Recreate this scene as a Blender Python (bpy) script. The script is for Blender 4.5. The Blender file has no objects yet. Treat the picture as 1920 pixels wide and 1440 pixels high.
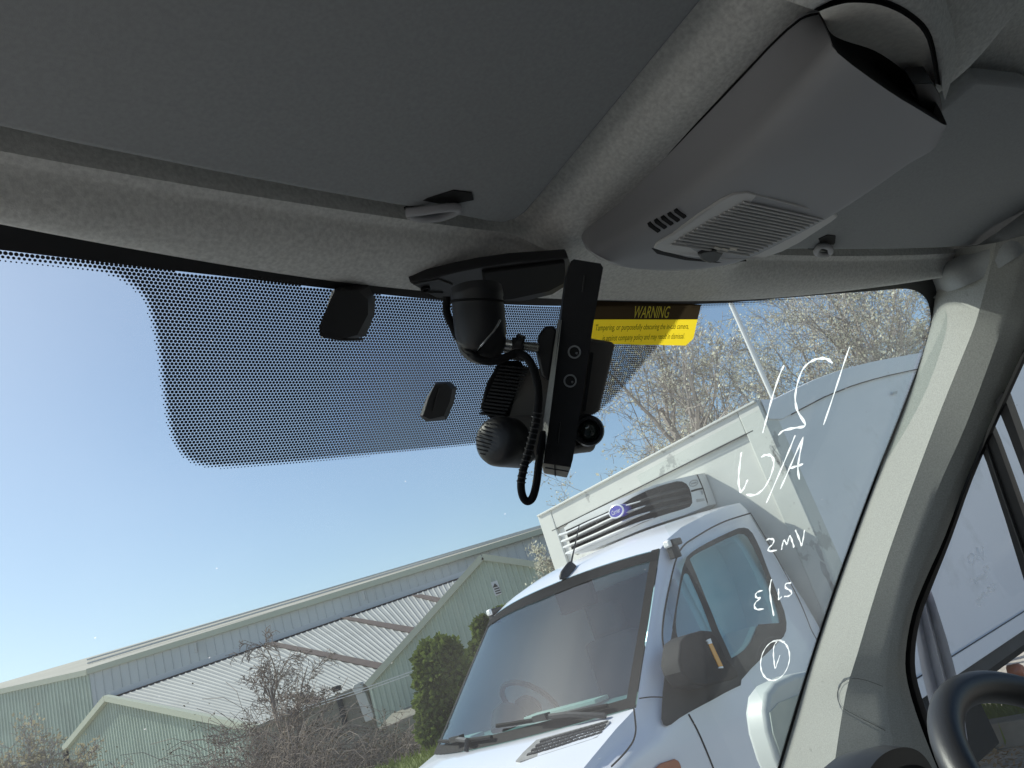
import bpy, bmesh, math, random
from mathutils import Vector, Matrix
from mathutils.bvhtree import BVHTree
from mathutils.geometry import tessellate_polygon
sin, cos, rad, PI = math.sin, math.cos, math.radians, math.pi
SC = bpy.context.scene
COL = SC.collection
# ------------------------------------------------------------------ camera
CAMZ, PITCH, ROLL, FPX = 1.7935, 0.324, 0.321, 1500.0      # FPX: focal length in pixels of the 1920 wide photo
RT, UPW = Vector((1, 0, 0)), Vector((0, -sin(PITCH), cos(PITCH)))
FWD = Vector((0, cos(PITCH), sin(PITCH)))
CR = RT*cos(ROLL) - UPW*sin(ROLL)
CU = RT*sin(ROLL) + UPW*cos(ROLL)
EYE = Vector((0, 0, CAMZ))
cd = bpy.data.cameras.new('camera'); cam = bpy.data.objects.new('camera', cd); COL.objects.link(cam)
cd.sensor_fit = 'HORIZONTAL'; cd.sensor_width = 36.0; cd.lens = 36.0*FPX/1920.0
cd.clip_start = 0.02; cd.clip_end = 2000
cam.matrix_world = Matrix(((CR.x, CU.x, -FWD.x, 0), (CR.y, CU.y, -FWD.y, 0), (CR.z, CU.z, -FWD.z, CAMZ), (0, 0, 0, 1)))
SC.camera = cam
# ------------------------------------------------------------------ sky, sun, exposure
SUN_AZ, SUN_EL = rad(-72), rad(43)
w = bpy.data.worlds.new('World'); SC.world = w; w.use_nodes = True
nt = w.node_tree; bg = nt.nodes['Background']
sky = nt.nodes.new('ShaderNodeTexSky'); sky.sky_type = 'NISHITA'; sky.sun_disc = False
sky.sun_elevation = SUN_EL; sky.sun_rotation = SUN_AZ; sky.altitude = 50; sky.air_density = 1.0; sky.dust_density = 1.3; sky.ozone_density = 1.5
nt.links.new(sky.outputs[0], bg.inputs[0]); bg.inputs[1].default_value = 0.078
sd = bpy.data.lights.new('sun', 'SUN'); sd.energy = 2.75; sd.angle = rad(0.53); sd.color = (1.0, 0.94, 0.84)
so = bpy.data.objects.new('sun', sd); COL.objects.link(so)
SUNV = Vector((sin(SUN_AZ)*cos(SUN_EL), cos(SUN_AZ)*cos(SUN_EL), sin(SUN_EL)))
so.rotation_euler = (-SUNV).to_track_quat('-Z', 'Y').to_euler(); so.location = (-8, 4, 12)
SC.view_settings.view_transform = 'Standard'; SC.view_settings.look = 'None'
SC.view_settings.exposure = 0.86; SC.view_settings.gamma = 1.0
cy = SC.cycles
cy.use_denoising = True
cy.max_bounces = 10; cy.diffuse_bounces = 5; cy.transparent_max_bounces = 24; cy.caustics_reflective = False; cy.caustics_refractive = False
cy.sample_clamp_indirect = 6.0
# ------------------------------------------------------------------ helpers
def ray(x, y):
    d = CR*((x-960)/FPX) + CU*((720-y)/FPX) + FWD
    return d.normalized()
def at(x, y, Y):                       # world point on a pixel's ray at distance Y ahead
    d = ray(x, y); return EYE + d*(Y/d.y)
def hit(x, y, f, lo=.15, hi=60):       # root of f(world point) along the ray
    d = ray(x, y); a = f(EYE+d*lo) > 0
    n = 400; t0 = lo; r = (hi/lo)**(1/n)
    for i in range(n):
        t1 = t0*r
        if (f(EYE+d*t1) > 0) != a: break
        t0 = t1
    for _ in range(40):
        m = (t0+t1)/2
        if (f(EYE+d*m) > 0) == a: t0 = m
        else: t1 = m
    return EYE + d*t0
def cat(p, n=6, closed=False):         # Catmull-Rom through points of any dimension
    p = [Vector(q) for q in p]; N = len(p); out = []
    for i in range(N if closed else N-1):
        a, b, c, d = (p[(i+k-1) % N] if closed else p[min(max(i+k-1, 0), N-1)] for k in range(4))
        for j in range(n):
            t = j/n
            out.append(b*1.0 + (c-a)*(t*.5) + (a*2-b*5+c*4-d)*(t*t*.5) + (b*3-a-c*3+d)*(t*t*t*.5))
    if not closed: out.append(p[-1])
    return out
def smooth(a, b, x):
    t = min(max((x-a)/(b-a), 0), 1); return t*t*(3-2*t)
def lin(x, xs, ys):
    if x <= xs[0]: return ys[0]
    for i in range(len(xs)-1):
        if x <= xs[i+1]: return ys[i]+(ys[i+1]-ys[i])*(x-xs[i])/(xs[i+1]-xs[i])
    return ys[-1]
class MB:
    def __init__(s): s.v = []; s.f = []
    def add(s, vs, fs):
        o = len(s.v); s.v += [Vector(q) for q in vs]; s.f += [tuple(i+o for i in f) for f in fs]; return s
    def grid(s, rows, cu=False, flip=False):
        n = len(rows[0]); fs = []
        for i in range(len(rows)-1):
            for j in range(n if cu else n-1):
                k = (j+1) % n
                q = (i*n+j, i*n+k, (i+1)*n+k, (i+1)*n+j); fs.append(q[::-1] if flip else q)
        return s.add([p for r in rows for p in r], fs)
    def prism(s, pts, vec):
        n = len(pts); vec = Vector(vec); pts = [Vector(p) for p in pts]
        tri = tessellate_polygon([pts])
        fs = [tuple(t) for t in tri] + [tuple(i+n for i in reversed(t)) for t in tri]
        fs = [tuple(range(n)), tuple(range(2*n-1, n-1, -1))]
        fs += [(i, i+n, (i+1) % n+n, (i+1) % n) for i in range(n)]
        return s.add(pts+[p+vec for p in pts], fs)
    def poly(s, pts): return s.add(pts, [tuple(range(len(pts)))])
    def box(s, c, ax, ay, az):         # centre and three half-axis vectors
        c, ax, ay, az = map(Vector, (c, ax, ay, az))
        vs = [c+ax*i+ay*j+az*k for i in (-1, 1) for j in (-1, 1) for k in (-1, 1)]
        return s.add(vs, [(0, 1, 3, 2), (4, 6, 7, 5), (0, 4, 5, 1), (2, 3, 7, 6), (0, 2, 6, 4), (1, 5, 7, 3)])
    def bar(s, a, b, hw, up, hh):      # bar from a to b, half width along cross, half height along up
        a, b, up = Vector(a), Vector(b), Vector(up); d = (b-a); n = d.cross(up).normalized(); u = n.cross(d).normalized()
        return s.box((a+b)/2, d/2, n*hw, u*hh)
    def tube(s, path, r, sides=8, caps=True, closed=False):
        path = [Vector(p) for p in path]; n = len(path); rows = []
        t = (path[1]-path[0]).normalized(); u = t.orthogonal().normalized()
        for i, p in enumerate(path):
            if closed: tt = path[(i+1) % n]-path[i-1]
            else: tt = path[min(i+1, n-1)]-path[max(i-1, 0)]
            tt.normalize(); u = (u-tt*u.dot(tt)).normalized(); v = tt.cross(u)
            rr = r[i] if isinstance(r, (list, tuple)) else r
            rows.append([p+(u*cos(2*PI*k/sides)+v*sin(2*PI*k/sides))*rr for k in range(sides)])
        if closed: rows.append(rows[0])
        o = len(s.v); s.grid(rows, cu=True)
        if caps and not closed:
            s.f.append(tuple(o+k for k in reversed(range(sides)))); s.f.append(tuple(o+(n-1)*sides+k for k in range(sides)))
        return s
    def revolve(s, a, b, prof, sides=20):   # prof: (t along a->b, radius)
        a, b = Vector(a), Vector(b); d = (b-a); u = d.orthogonal().normalized(); v = d.normalized().cross(u)
        rows = [[a+d*t+(u*cos(2*PI*k/sides)+v*sin(2*PI*k/sides))*max(r, 1e-5) for k in range(sides)] for t, r in prof]
        o = len(s.v); s.grid(rows, cu=True)
        s.f.append(tuple(o+k for k in reversed(range(sides)))); s.f.append(tuple(o+(len(prof)-1)*sides+k for k in range(sides)))
        return s
def link(o, parent=None):
    COL.objects.link(o)
    if parent is not None: o.parent = parent
def wmat(o):
    m = Matrix.LocRotScale(o.location, o.rotation_euler, None)
    return (wmat(o.parent) @ m) if o.parent else m
def obj(name, mb, mat, parent=None, sm=35, bevel=0, seg=2, fix=True):
    if parent is not None: inv = wmat(parent).inverted(); loc = Vector((0, 0, 0))
    else:
        xs = [v.x for v in mb.v]; ys = [v.y for v in mb.v]; zs = [v.z for v in mb.v]
        loc = Vector(((min(xs)+max(xs))/2, (min(ys)+max(ys))/2, min(zs))); inv = Matrix.Translation(-loc)
    me = bpy.data.meshes.new(name); me.from_pydata([inv @ v for v in mb.v], [], mb.f); me.update()
    if fix and len(mb.f) < 60000:
        bm = bmesh.new(); bm.from_mesh(me); bmesh.ops.recalc_face_normals(bm, faces=bm.faces); bm.to_mesh(me); bm.free()
    me.materials.append(mat)
    if sm:
        me.polygons.foreach_set('use_smooth', [True]*len(me.polygons)); me.set_sharp_from_angle(angle=rad(sm))
    o = bpy.data.objects.new(name, me); o.location = loc; link(o, parent)
    if bevel:
        b = o.modifiers.new('bevel', 'BEVEL'); b.width = bevel; b.segments = seg; b.limit_method = 'ANGLE'; b.angle_limit = rad(40)
    return o
def tag(o, label, catg, group=None):
    o['label'] = label; o['category'] = catg
    if group: o['group'] = group
    return o
def thing(name, label, catg, loc=(0, 0, 0), rz=0, group=None):
    o = bpy.data.objects.new(name, None); o.location = loc; o.rotation_euler = (0, 0, rz); link(o); o.empty_display_size = .1
    return tag(o, label, catg, group)
def text(name, body, org, ar, au, h, mat, parent, width=None, shear=0, wrap=None):
    cu = bpy.data.curves.new(name, 'FONT'); cu.body = body; cu.size = 1; cu.align_x = 'CENTER'; cu.align_y = 'CENTER'; cu.shear = shear; cu.resolution_u = 3
    t = bpy.data.objects.new(name, cu); COL.objects.link(t)
    bpy.context.view_layer.update()
    me = bpy.data.meshes.new_from_object(t.evaluated_get(bpy.context.evaluated_depsgraph_get()))
    xs = [v.co.x for v in me.vertices]; ys = [v.co.y for v in me.vertices]
    cx, cyy = (min(xs)+max(xs))/2, (min(ys)+max(ys))/2
    k = h/(max(ys)-min(ys)); kx = width/(max(xs)-min(xs)) if width else k
    ar, au = Vector(ar).normalized(), Vector(au).normalized(); mb = MB()
    mb.add([Vector(org)+ar*((v.co.x-cx)*kx)+au*((v.co.y-cyy)*k) for v in me.vertices], [tuple(p.vertices) for p in me.polygons])
    if wrap: mb.v = [wrap(v) for v in mb.v]
    COL.objects.unlink(t); bpy.data.objects.remove(t); bpy.data.meshes.remove(me)
    return obj(name, mb, mat, parent, sm=0, fix=False)
# ------------------------------------------------------------------ materials
def M(name, col, rough=.5, metal=0., bump=0., bs=200., var=0., vs=8., spec=.5, coat=0., var2=None, v2s=2., detail=3.):
    m = bpy.data.materials.new(name); m.use_nodes = True; t = m.node_tree; b = t.nodes['Principled BSDF']; L = t.links.new
    b.inputs['Base Color'].default_value = (*col, 1); b.inputs['Roughness'].default_value = rough; b.inputs['Metallic'].default_value = metal
    b.inputs['Specular IOR Level'].default_value = spec; b.inputs['Coat Weight'].default_value = coat; b.inputs['Coat Roughness'].default_value = .06
    tc = t.nodes.new('ShaderNodeTexCoord')
    src = None
    if var:
        n = t.nodes.new('ShaderNodeTexNoise'); n.inputs['Scale'].default_value = vs; n.inputs['Detail'].default_value = detail; L(tc.outputs['Object'], n.inputs['Vector'])
        r = t.nodes.new('ShaderNodeMapRange'); r.inputs[1].default_value = .3; r.inputs[2].default_value = .7; r.inputs[3].default_value = 1-var; r.inputs[4].default_value = 1+var
        L(n.outputs['Fac'], r.inputs[0])
        mx = t.nodes.new('ShaderNodeVectorMath'); mx.operation = 'SCALE'; mx.inputs[0].default_value = col; L(r.outputs[0], mx.inputs['Scale'])
        src = mx.outputs[0]
    if var2:                            # (colour, threshold, softness): patches of a second colour
        c2, th, sf = var2
        n = t.nodes.new('ShaderNodeTexNoise'); n.inputs['Scale'].default_value = v2s; n.inputs['Detail'].default_value = 6; n.inputs['Roughness'].default_value = .65; L(tc.outputs['Object'], n.inputs['Vector'])
        r = t.nodes.new('ShaderNodeMapRange'); r.inputs[1].default_value = th; r.inputs[2].default_value = th+sf; L(n.outputs['Fac'], r.inputs[0])
        mx = t.nodes.new('ShaderNodeMix'); mx.data_type = 'RGBA'; L(r.outputs[0], mx.inputs['Factor'])
        if src: L(src, mx.inputs['A'])
        else: mx.inputs['A'].default_value = (*col, 1)
        mx.inputs['B'].default_value = (*c2, 1); src = mx.outputs['Result']
    if src: L(src, b.inputs['Base Color'])
    if bump:
        n = t.nodes.new('ShaderNodeTexNoise'); n.inputs['Scale'].default_value = bs; n.inputs['Detail'].default_value = 2; L(tc.outputs['Object'], n.inputs['Vector'])
        bp = t.nodes.new('ShaderNodeBump'); bp.inputs['Strength'].default_value = bump; bp.inputs['Distance'].default_value = .4/bs; L(n.outputs['Fac'], bp.inputs['Height']); L(bp.outputs[0], b.inputs['Normal'])
    return m
def glass(name, tint=(.96, .98, .97), refl=.04, haze=0., hcol=(.8, .8, .8), edge=.5, hs=3.0):
    m = bpy.data.materials.new(name); m.use_nodes = True; t = m.node_tree; L = t.links.new
    for n in list(t.nodes): t.nodes.remove(n)
    o = t.nodes.new('ShaderNodeOutputMaterial'); tr = t.nodes.new('ShaderNodeBsdfTransparent'); tr.inputs[0].default_value = (*tint, 1)
    g = t.nodes.new('ShaderNodeBsdfGlossy'); g.inputs['Roughness'].default_value = .01
    lw = t.nodes.new('ShaderNodeLayerWeight'); lw.inputs['Blend'].default_value = .5
    p = t.nodes.new('ShaderNodeMath'); p.operation = 'POWER'; p.inputs[1].default_value = 5; L(lw.outputs['Facing'], p.inputs[0])
    a = t.nodes.new('ShaderNodeMath'); a.operation = 'MULTIPLY_ADD'; a.inputs[1].default_value = edge; a.inputs[2].default_value = refl; L(p.outputs[0], a.inputs[0])
    mx = t.nodes.new('ShaderNodeMixShader'); L(a.outputs[0], mx.inputs[0]); L(tr.outputs[0], mx.inputs[1]); L(g.outputs[0], mx.inputs[2])
    last = mx.outputs[0]
    if haze:
        tl = t.nodes.new('ShaderNodeBsdfTranslucent'); tl.inputs[0].default_value = (*hcol, 1)
        tc = t.nodes.new('ShaderNodeTexCoord'); n = t.nodes.new('ShaderNodeTexNoise'); n.inputs['Scale'].default_value = hs; n.inputs['Detail'].default_value = 5; L(tc.outputs['Object'], n.inputs['Vector'])
        r = t.nodes.new('ShaderNodeMapRange'); r.inputs[1].default_value = .4; r.inputs[2].default_value = .75; r.inputs[3].default_value = haze*.25; r.inputs[4].default_value = haze; L(n.outputs['Fac'], r.inputs[0])
        n2 = t.nodes.new('ShaderNodeTexVoronoi'); n2.inputs['Scale'].default_value = 26; L(tc.outputs['Object'], n2.inputs['Vector'])
        r2 = t.nodes.new('ShaderNodeMapRange'); r2.inputs[1].default_value = .035; r2.inputs[2].default_value = .02; r2.inputs[3].default_value = 0; r2.inputs[4].default_value = .35; L(n2.outputs['Distance'], r2.inputs[0])
        ad = t.nodes.new('ShaderNodeMath'); ad.operation = 'ADD'; L(r.outputs[0], ad.inputs[0]); L(r2.outputs[0], ad.inputs[1])
        m2 = t.nodes.new('ShaderNodeMixShader'); L(ad.outputs[0], m2.inputs[0]); L(last, m2.inputs[1]); L(tl.outputs[0], m2.inputs[2]); last = m2.outputs[0]
    L(last, o.inputs[0]); return m
def thin(name, col, trans=.5, var=0):    # paper, pen ink, leaves: light comes through
    m = bpy.data.materials.new(name); m.use_nodes = True; t = m.node_tree; L = t.links.new
    for n in list(t.nodes): t.nodes.remove(n)
    o = t.nodes.new('ShaderNodeOutputMaterial'); d = t.nodes.new('ShaderNodeBsdfDiffuse'); tl = t.nodes.new('ShaderNodeBsdfTranslucent')
    mx = t.nodes.new('ShaderNodeMixShader'); mx.inputs[0].default_value = trans
    if var:
        tc = t.nodes.new('ShaderNodeTexCoord'); n = t.nodes.new('ShaderNodeTexNoise'); n.inputs['Scale'].default_value = 3.; n.inputs['Detail'].default_value = 4; L(tc.outputs['Object'], n.inputs['Vector'])
        r = t.nodes.new('ShaderNodeMapRange'); r.inputs[1].default_value = .3; r.inputs[2].default_value = .7; r.inputs[3].default_value = 1-var; r.inputs[4].default_value = 1+var; L(n.outputs['Fac'], r.inputs[0])
        s = t.nodes.new('ShaderNodeVectorMath'); s.operation = 'SCALE'; s.inputs[0].default_value = col; L(r.outputs[0], s.inputs['Scale']); L(s.outputs[0], d.inputs[0]); L(s.outputs[0], tl.inputs[0])
    else: d.inputs[0].default_value = (*col, 1); tl.inputs[0].default_value = (*col, 1)
    L(d.outputs[0], mx.inputs[1]); L(tl.outputs[0], mx.inputs[2]); L(mx.outputs[0], o.inputs[0]); return m
m_fabric = M('headliner_fabric', (.72, .725, .70), .95, bump=.6, bs=900, var=.14, vs=260, spec=.1)
m_visor = M('visor_vinyl', (.34, .355, .365), .9, bump=.4, bs=1400, var=.06, vs=300, spec=.15)
m_console = M('console_plastic', (.40, .403, .42), .6, bump=.25, bs=1500, var=.03, spec=.35)
m_lens = M('lamp_lens', (.66, .65, .64), .5, spec=.4)
m_pillar = M('pillar_plastic', (.315, .318, .30), .8, bump=.9, bs=700, var=.13, vs=420, spec=.3, var2=((.20, .20, .19), .66, .12), v2s=26)
m_black = M('black_plastic', (.018, .018, .02), .45, bump=.2, bs=800)
m_rub = M('black_rubber', (.012, .012, .013), .75, spec=.15)
m_frit = M('black_ceramic_print', (.012, .012, .014), .5)
m_void = M('dark_tray', (.01, .01, .011), .8)
m_dash = M('dash_plastic', (.15, .155, .165), .7, bump=.4, bs=600)
m_wheel = M('wheel_leather', (.03, .03, .033), .42, bump=.3, bs=500)
m_trim = M('cab_trim', (.34, .35, .36), .9)
m_rim = M('worn_rim', (.32, .33, .34), .4)
m_mirrorhead = M('mirror_plastic', (.022, .023, .024), .75, spec=.2, var=.2, vs=30)
m_bracket = M('bracket_metal', (.03, .03, .032), .4, var=.2, vs=60)
m_cambody = M('camera_case', (.17, .155, .14), .5, bump=.2, bs=900)
m_steel = M('bright_steel', (.6, .6, .58), .25, metal=1)
m_paper = M('cream_label', (.62, .58, .5), .7)
m_ws = glass('windscreen_glass', (.865, .955, .945), .03, haze=.052, edge=.35, hs=2.2)
m_sg = glass('side_glass', (.94, .97, .96), .05, haze=.03, edge=.5)
m_ink = thin('white_pen_ink', (.94, .94, .94), .75)
m_styel = thin('sticker_yellow', (.85, .62, .03), .6)
m_sbrn = thin('sticker_brown', (.05, .035, .02), .3)
m_styelT = thin('sticker_yellow_print', (.95, .80, .10), .05)
m_sblk = thin('sticker_black_print', (.015, .012, .01), .1)
m_white = M('white_paint', (.84, .84, .90), .28, coat=.6, var=.02, vs=3)
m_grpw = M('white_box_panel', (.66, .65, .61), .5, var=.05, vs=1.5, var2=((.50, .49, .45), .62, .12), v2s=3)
m_trimw = M('white_alloy_trim', (.62, .62, .58), .45, var=.05, vs=3, var2=((.40, .40, .38), .60, .03), v2s=5)
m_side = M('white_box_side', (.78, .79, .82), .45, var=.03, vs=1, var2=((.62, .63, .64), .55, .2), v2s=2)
m_worn = M('worn_alloy', (.42, .42, .41), .55, metal=.3, var=.2, vs=12)
m_bplast = M('weathered_black_plastic', (.045, .046, .048), .7, spec=.2, var=.15, vs=8)
m_grille = M('grey_grille', (.30, .29, .28), .6, var=.15, vs=20)
m_dark = M('dark_interior', (.012, .013, .015), .9, spec=.1)
m_seat = M('seat_cloth', (.10, .11, .12), .9)
m_tscreen = glass('truck_screen_glass', (.56, .80, .83), .17, haze=.004, hcol=(.5, .7, .72), edge=.5)
m_tglass = glass('truck_glass', (.50, .68, .70), .07, haze=.006, hcol=(.5, .7, .72), edge=.5, hs=1.5)
m_amber = M('amber_lens', (.75, .32, .03), .25, coat=.3)
m_orange = M('orange_lens', (.45, .12, .04), .3, coat=.3)
m_clear = M('clear_lens', (.8, .8, .8), .15)
m_badge = M('violet_badge', (.10, .08, .42), .3, coat=.5)
m_fridge = M('white_fridge_shell', (.70, .70, .69), .35, coat=.2, var=.05, vs=4)
m_mirror_reflection = M('mirror_glass', (.34, .39, .36), .35)  # diffuse grey-green stands in for what the mirror reflects
m_shell = M('mirror_shell', (.50, .53, .52), .45)
m_green = M('green_cladding', (.41, .475, .40), .6, var=.10, vs=.8, var2=((.44, .46, .37), .58, .2), v2s=.5)
m_grey = M('grey_cladding', (.52, .545, .55), .55, var=.06, vs=.5)
m_roof = M('pale_roof_sheet', (.33, .335, .33), .7, var=.08, vs=.7, var2=((.27, .27, .26), .55, .3), v2s=.4)
m_roof2 = M('beige_roof_sheet', (.40, .375, .32), .8, var=.07, vs=.4)
m_brown = M('brown_rooflight', (.12, .085, .07), .6, var=.1, vs=2)
m_trimg = M('pale_green_trim', (.46, .48, .38), .6)
m_flash = M('pale_flashing', (.6, .61, .62), .5)
m_conc = M('old_render', (.21, .20, .165), .9, var=.2, vs=1.2, bump=.3, bs=6)
m_galv = M('galvanised_duct', (.50, .50, .48), .5, metal=.3)
m_bark = M('grey_bark', (.34, .30, .275), .9, var=.25, vs=6)
m_barkd = M('dark_bark', (.25, .20, .17), .9, var=.25, vs=6)
m_bud = thin('pale_bud', (.68, .66, .54), .35, var=.3)
m_leaf = thin('evergreen_leaf', (.13, .17, .045), .3, var=.55)
m_leafd = thin('bramble_leaf', (.11, .09, .06), .2, var=.5)
m_reed = thin('straw_bud', (.42, .37, .25), .3, var=.3)
m_soil = M('bare_soil', (.42, .395, .36), .95, var=.35, vs=5, bump=.8, bs=14, var2=((.16, .16, .08), .60, .1), v2s=.35)
m_grass = M('meadow_grass', (.12, .15, .035), .9, var=.35, vs=4, bump=.8, bs=20)
m_stone = M('concrete_kerb', (.22, .215, .20), .9, var=.2, vs=5, bump=.4, bs=30)
m_litter = thin('dry_leaf', (.40, .29, .17), .2, var=.4)
# ------------------------------------------------------------------ ground
gm = MB(); nx = 40
rows = []
for i in range(nx+1):
    for_j = []
    for j in range(nx+1):
        a = (i/nx*2-1); b = (j/nx*2-1); x = 600*a*abs(a)**1.6; y = 600*b*abs(b)**1.6
        for_j.append(Vector((x, y, -.9*smooth(12, 26, y)*smooth(60, 10, abs(x+8)))))
    rows.append(for_j)
gm.grid(rows); g = obj('ground', gm, m_soil, fix=False); g['kind'] = 'structure'
# ------------------------------------------------------------------ the van the photo is taken in
VROT = rad(40)
XV = Vector((cos(VROT), sin(VROT), 0)); YV = Vector((-sin(VROT), cos(VROT), 0)); ZV = Vector((0, 0, 1))
def VP(x, y, z): return XV*x + YV*y + ZV*(z+CAMZ)      # van coordinates: right of the eye, ahead of it, above it
def VC(P): return P.dot(XV), P.dot(YV), P.z-CAMZ
van = thing('van', 'grey cab interior of a parked van around the windscreen, roof lining to pillar', 'van', (0, 0, 0), VROT)
XM, TAN = .7225, .9
def Yh(x): return .62-.055*((x-XM)/.72)**2
def fW(sh=0.):                                            # windscreen surface, moved back by sh
    def f(P):
        x, y, z = VC(P); return y-(Yh(x)+(.38-z)/TAN-sh)
    return f
def WS(px, py, sh=0.): return hit(px, py, fW(sh), .2, 5)
SL = math.atan(TAN)
def wxs(P): x, y, z = VC(P); return x, (.38-z)/sin(SL)
def WP(x, s, sh=0.): return VP(x, Yh(x)+s*cos(SL)-sh*sin(SL), .38-s*sin(SL)-sh*cos(SL))    # sh: inward from the glass
def xs_side(z): return 1.62-.23*max(z+.35, 0)
def fS(sh=0.):
    def f(P):
        x, y, z = VC(P); return x-(xs_side(z)-sh)
    return f
def SS(px, py, sh=0.): return hit(px, py, fS(sh), .2, 6)
def fZ(z, a=0., b=0.): return lambda P: VC(P)[2]-(z+a*VC(P)[1]+b*VC(P)[0])
def AZ(px, py, z): d = ray(px, py); return EYE+d*(z/d.z)
# windscreen glass
rows = []
for i in range(15):
    s = -.075+1.395*i/14; hw = .76+.16*i/14
    rows.append([WP(XM+hw*(2*j/24-1), s, -.004) for j in range(25)])
ws = obj('windscreen', MB().grid(rows), m_ws, van, sm=60)
# black ceramic edge: (clear edge, outer edge) in photo pixels
top_in = [(-60, 463), (0, 468), (150, 486), (300, 504), (450, 521), (620, 541), (760, 556), (900, 568), (1040, 573), (1200, 572), (1330, 569), (1450, 560), (1560, 551), (1640, 545), (1690, 541), (1718, 546), (1735, 560), (1743, 582), (1743, 610), (1733, 650), (1712, 710), (1680, 793), (1640, 893), (1600, 1000), (1560, 1112), (1520, 1232), (1480, 1362), (1452, 1460), (1425, 1560)]
inn = [wxs(WS(*p)) for p in top_in]
innc = cat([(a, b) for a, b in inn], 4)
def nrm2(c, i):
    a = c[max(i-1, 0)]; b = c[min(i+1, len(c)-1)]; d = (b-a).normalized(); return Vector((d.y, -d.x))
mb = MB(); rr = [[], []]
for i, c in enumerate(innc):
    n = nrm2(innc, i); wd = .06 if i < 70 else .020
    q = c+n*wd
    rr[0].append(WP(c.x, c.y, .001)); rr[1].append(WP(q.x, q.y, .001))
mb.grid(rr); obj('frit_band', mb, m_frit, ws, sm=60)
# printed dots: hexagonal rows, shrinking towards the clear edge
dreg = [(-70, 478), (0, 489), (90, 498), (160, 507), (205, 517), (240, 536), (266, 562), (282, 610), (293, 670), (300, 730), (310, 790), (322, 830), (342, 858), (372, 874), (410, 878), (480, 875), (560, 869), (700, 854), (880, 836), (1000, 818), (1095, 790), (1150, 748), (1200, 690), (1240, 640), (1270, 600), (1290, 568)]
edge = [Vector(wxs(WS(*p))) for p in cat(dreg, 3)]
topc = [Vector(q) for q in innc if q.x < edge[-1].x+.002 and q.x > edge[0].x-.02]
poly2 = edge + topc[::-1]
def inside(p, poly):
    c = False; n = len(poly)
    for i in range(n):
        a, b = poly[i], poly[i-1]
        if (a.y > p.y) != (b.y > p.y) and p.x < (b.x-a.x)*(p.y-a.y)/(b.y-a.y)+a.x: c = not c
    return c
def dist(p, line):
    m = 9
    for i in range(len(line)-1):
        a, b = line[i], line[i+1]; d = b-a; t = min(max((p-a).dot(d)/max(d.length_squared, 1e-12), 0), 1); m = min(m, (p-a-d*t).length)
    return m
PIT = .0034; dots = MB(); DR = .00158
rimline = [q for i, q in enumerate(innc) if q.x > edge[-1].x]
xmin = min(q.x for q in poly2); xmax = max(q.x for q in innc)+.05; smax = max(q.y for q in innc)
ring = [Vector((cos(2*PI*k/8), sin(2*PI*k/8))) for k in range(8)]
row = 0; s = -.02
while s < smax:
    x = xmin-.01+(PIT/2 if row % 2 else 0)
    while x < xmax:
        p = Vector((x, s)); r = 0
        if x < edge[-1].x+.005 and s < .32 and inside(p, poly2):
            r = DR*min(1, .36+dist(p, edge)/(2.6*PIT))
        elif x > edge[-1].x-.01:
            if s < .03 or x > 1.38:
                d = dist(p, rimline)
                if d < 2.3*PIT and (s > -.002): r = DR*max(.25, 1-d/(2.6*PIT))
        if r > .0003:
            o = len(dots.v); dots.v += [WP(x+q.x*r, s+q.y*r, .0012) for q in ring]; dots.f.append(tuple(range(o, o+8)))
        x += PIT
    s += PIT*.866; row += 1
obj('dot_print', dots, m_frit, ws, sm=0, fix=False)
# writing on the glass, seen from behind
def strokes(lines, surf, mb, w, nrm):
    for ln in lines:
        pts = [surf(*p) for p in cat(ln, 5)]
        n = len(pts); L, R = [], []
        for i, p in enumerate(pts):
            t = (pts[min(i+1, n-1)]-pts[max(i-1, 0)]).normalized(); c = t.cross(nrm).normalized()
            k = w*(.8+.3*sin(i*1.3+ln[0][0])) * (.7 if i in (0, n-1) else 1)
            L.append(p+c*k); R.append(p-c*k)
        mb.grid([L, R])
z2 = lambda pts, ox, oy, k: [(ox+a/k, oy+b/k) for a, b in pts]
W1 = [[(1470, 685), (1461, 705), (1448, 745), (1438, 782), (1430, 812)],
      [(1561, 681), (1552, 674), (1538, 672), (1520, 678), (1505, 693), (1495, 720), (1491, 748), (1496, 772), (1510, 797), (1492, 802), (1470, 807), (1459, 816)],
      [(1593, 650), (1582, 682), (1565, 735), (1544, 797)],
      [(1390, 848), (1386, 880), (1385, 905), (1389, 922), (1395, 915), (1402, 899)],
      [(1399, 927), (1415, 928), (1432, 916), (1445, 892), (1451, 868), (1446, 855), (1436, 853), (1427, 857)],
      [(1491, 816), (1478, 848), (1460, 890), (1437, 943)], [(1506, 819), (1490, 855), (1475, 890), (1463, 917)],
      [(1506, 819), (1500, 850), (1496, 878), (1499, 899)], [(1481, 878), (1494, 874), (1506, 870)]]
Z = lambda *p: z2(p, 1180, 940, 4.8)
W2 = [Z((1232, 350), (1262, 337), (1300, 348), (1288, 388), (1252, 422), (1262, 448), (1328, 440)), Z((1370, 436), (1378, 390), (1392, 350), (1420, 385), (1432, 340), (1446, 312), (1466, 360), (1482, 415)), Z((1494, 258), (1525, 330), (1552, 402)), Z((1552, 402), (1566, 330), (1576, 258)),
      Z((1200, 803), (1155, 815), (1135, 845), (1150, 868), (1180, 872), (1140, 905), (1125, 945), (1150, 972), (1210, 968)), Z((1280, 700), (1264, 780), (1272, 880), (1300, 1030)), Z((1342, 786), (1343, 830), (1346, 882), (1372, 856)), Z((1455, 735), (1412, 740), (1405, 775), (1450, 805), (1460, 830), (1435, 852), (1393, 856))]
ci = [(1380+135*cos(a)-25*sin(a), 395+190*sin(a)+0*cos(a)) for a in [x*2*PI/14 - 1.9 for x in range(16)]]
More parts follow.
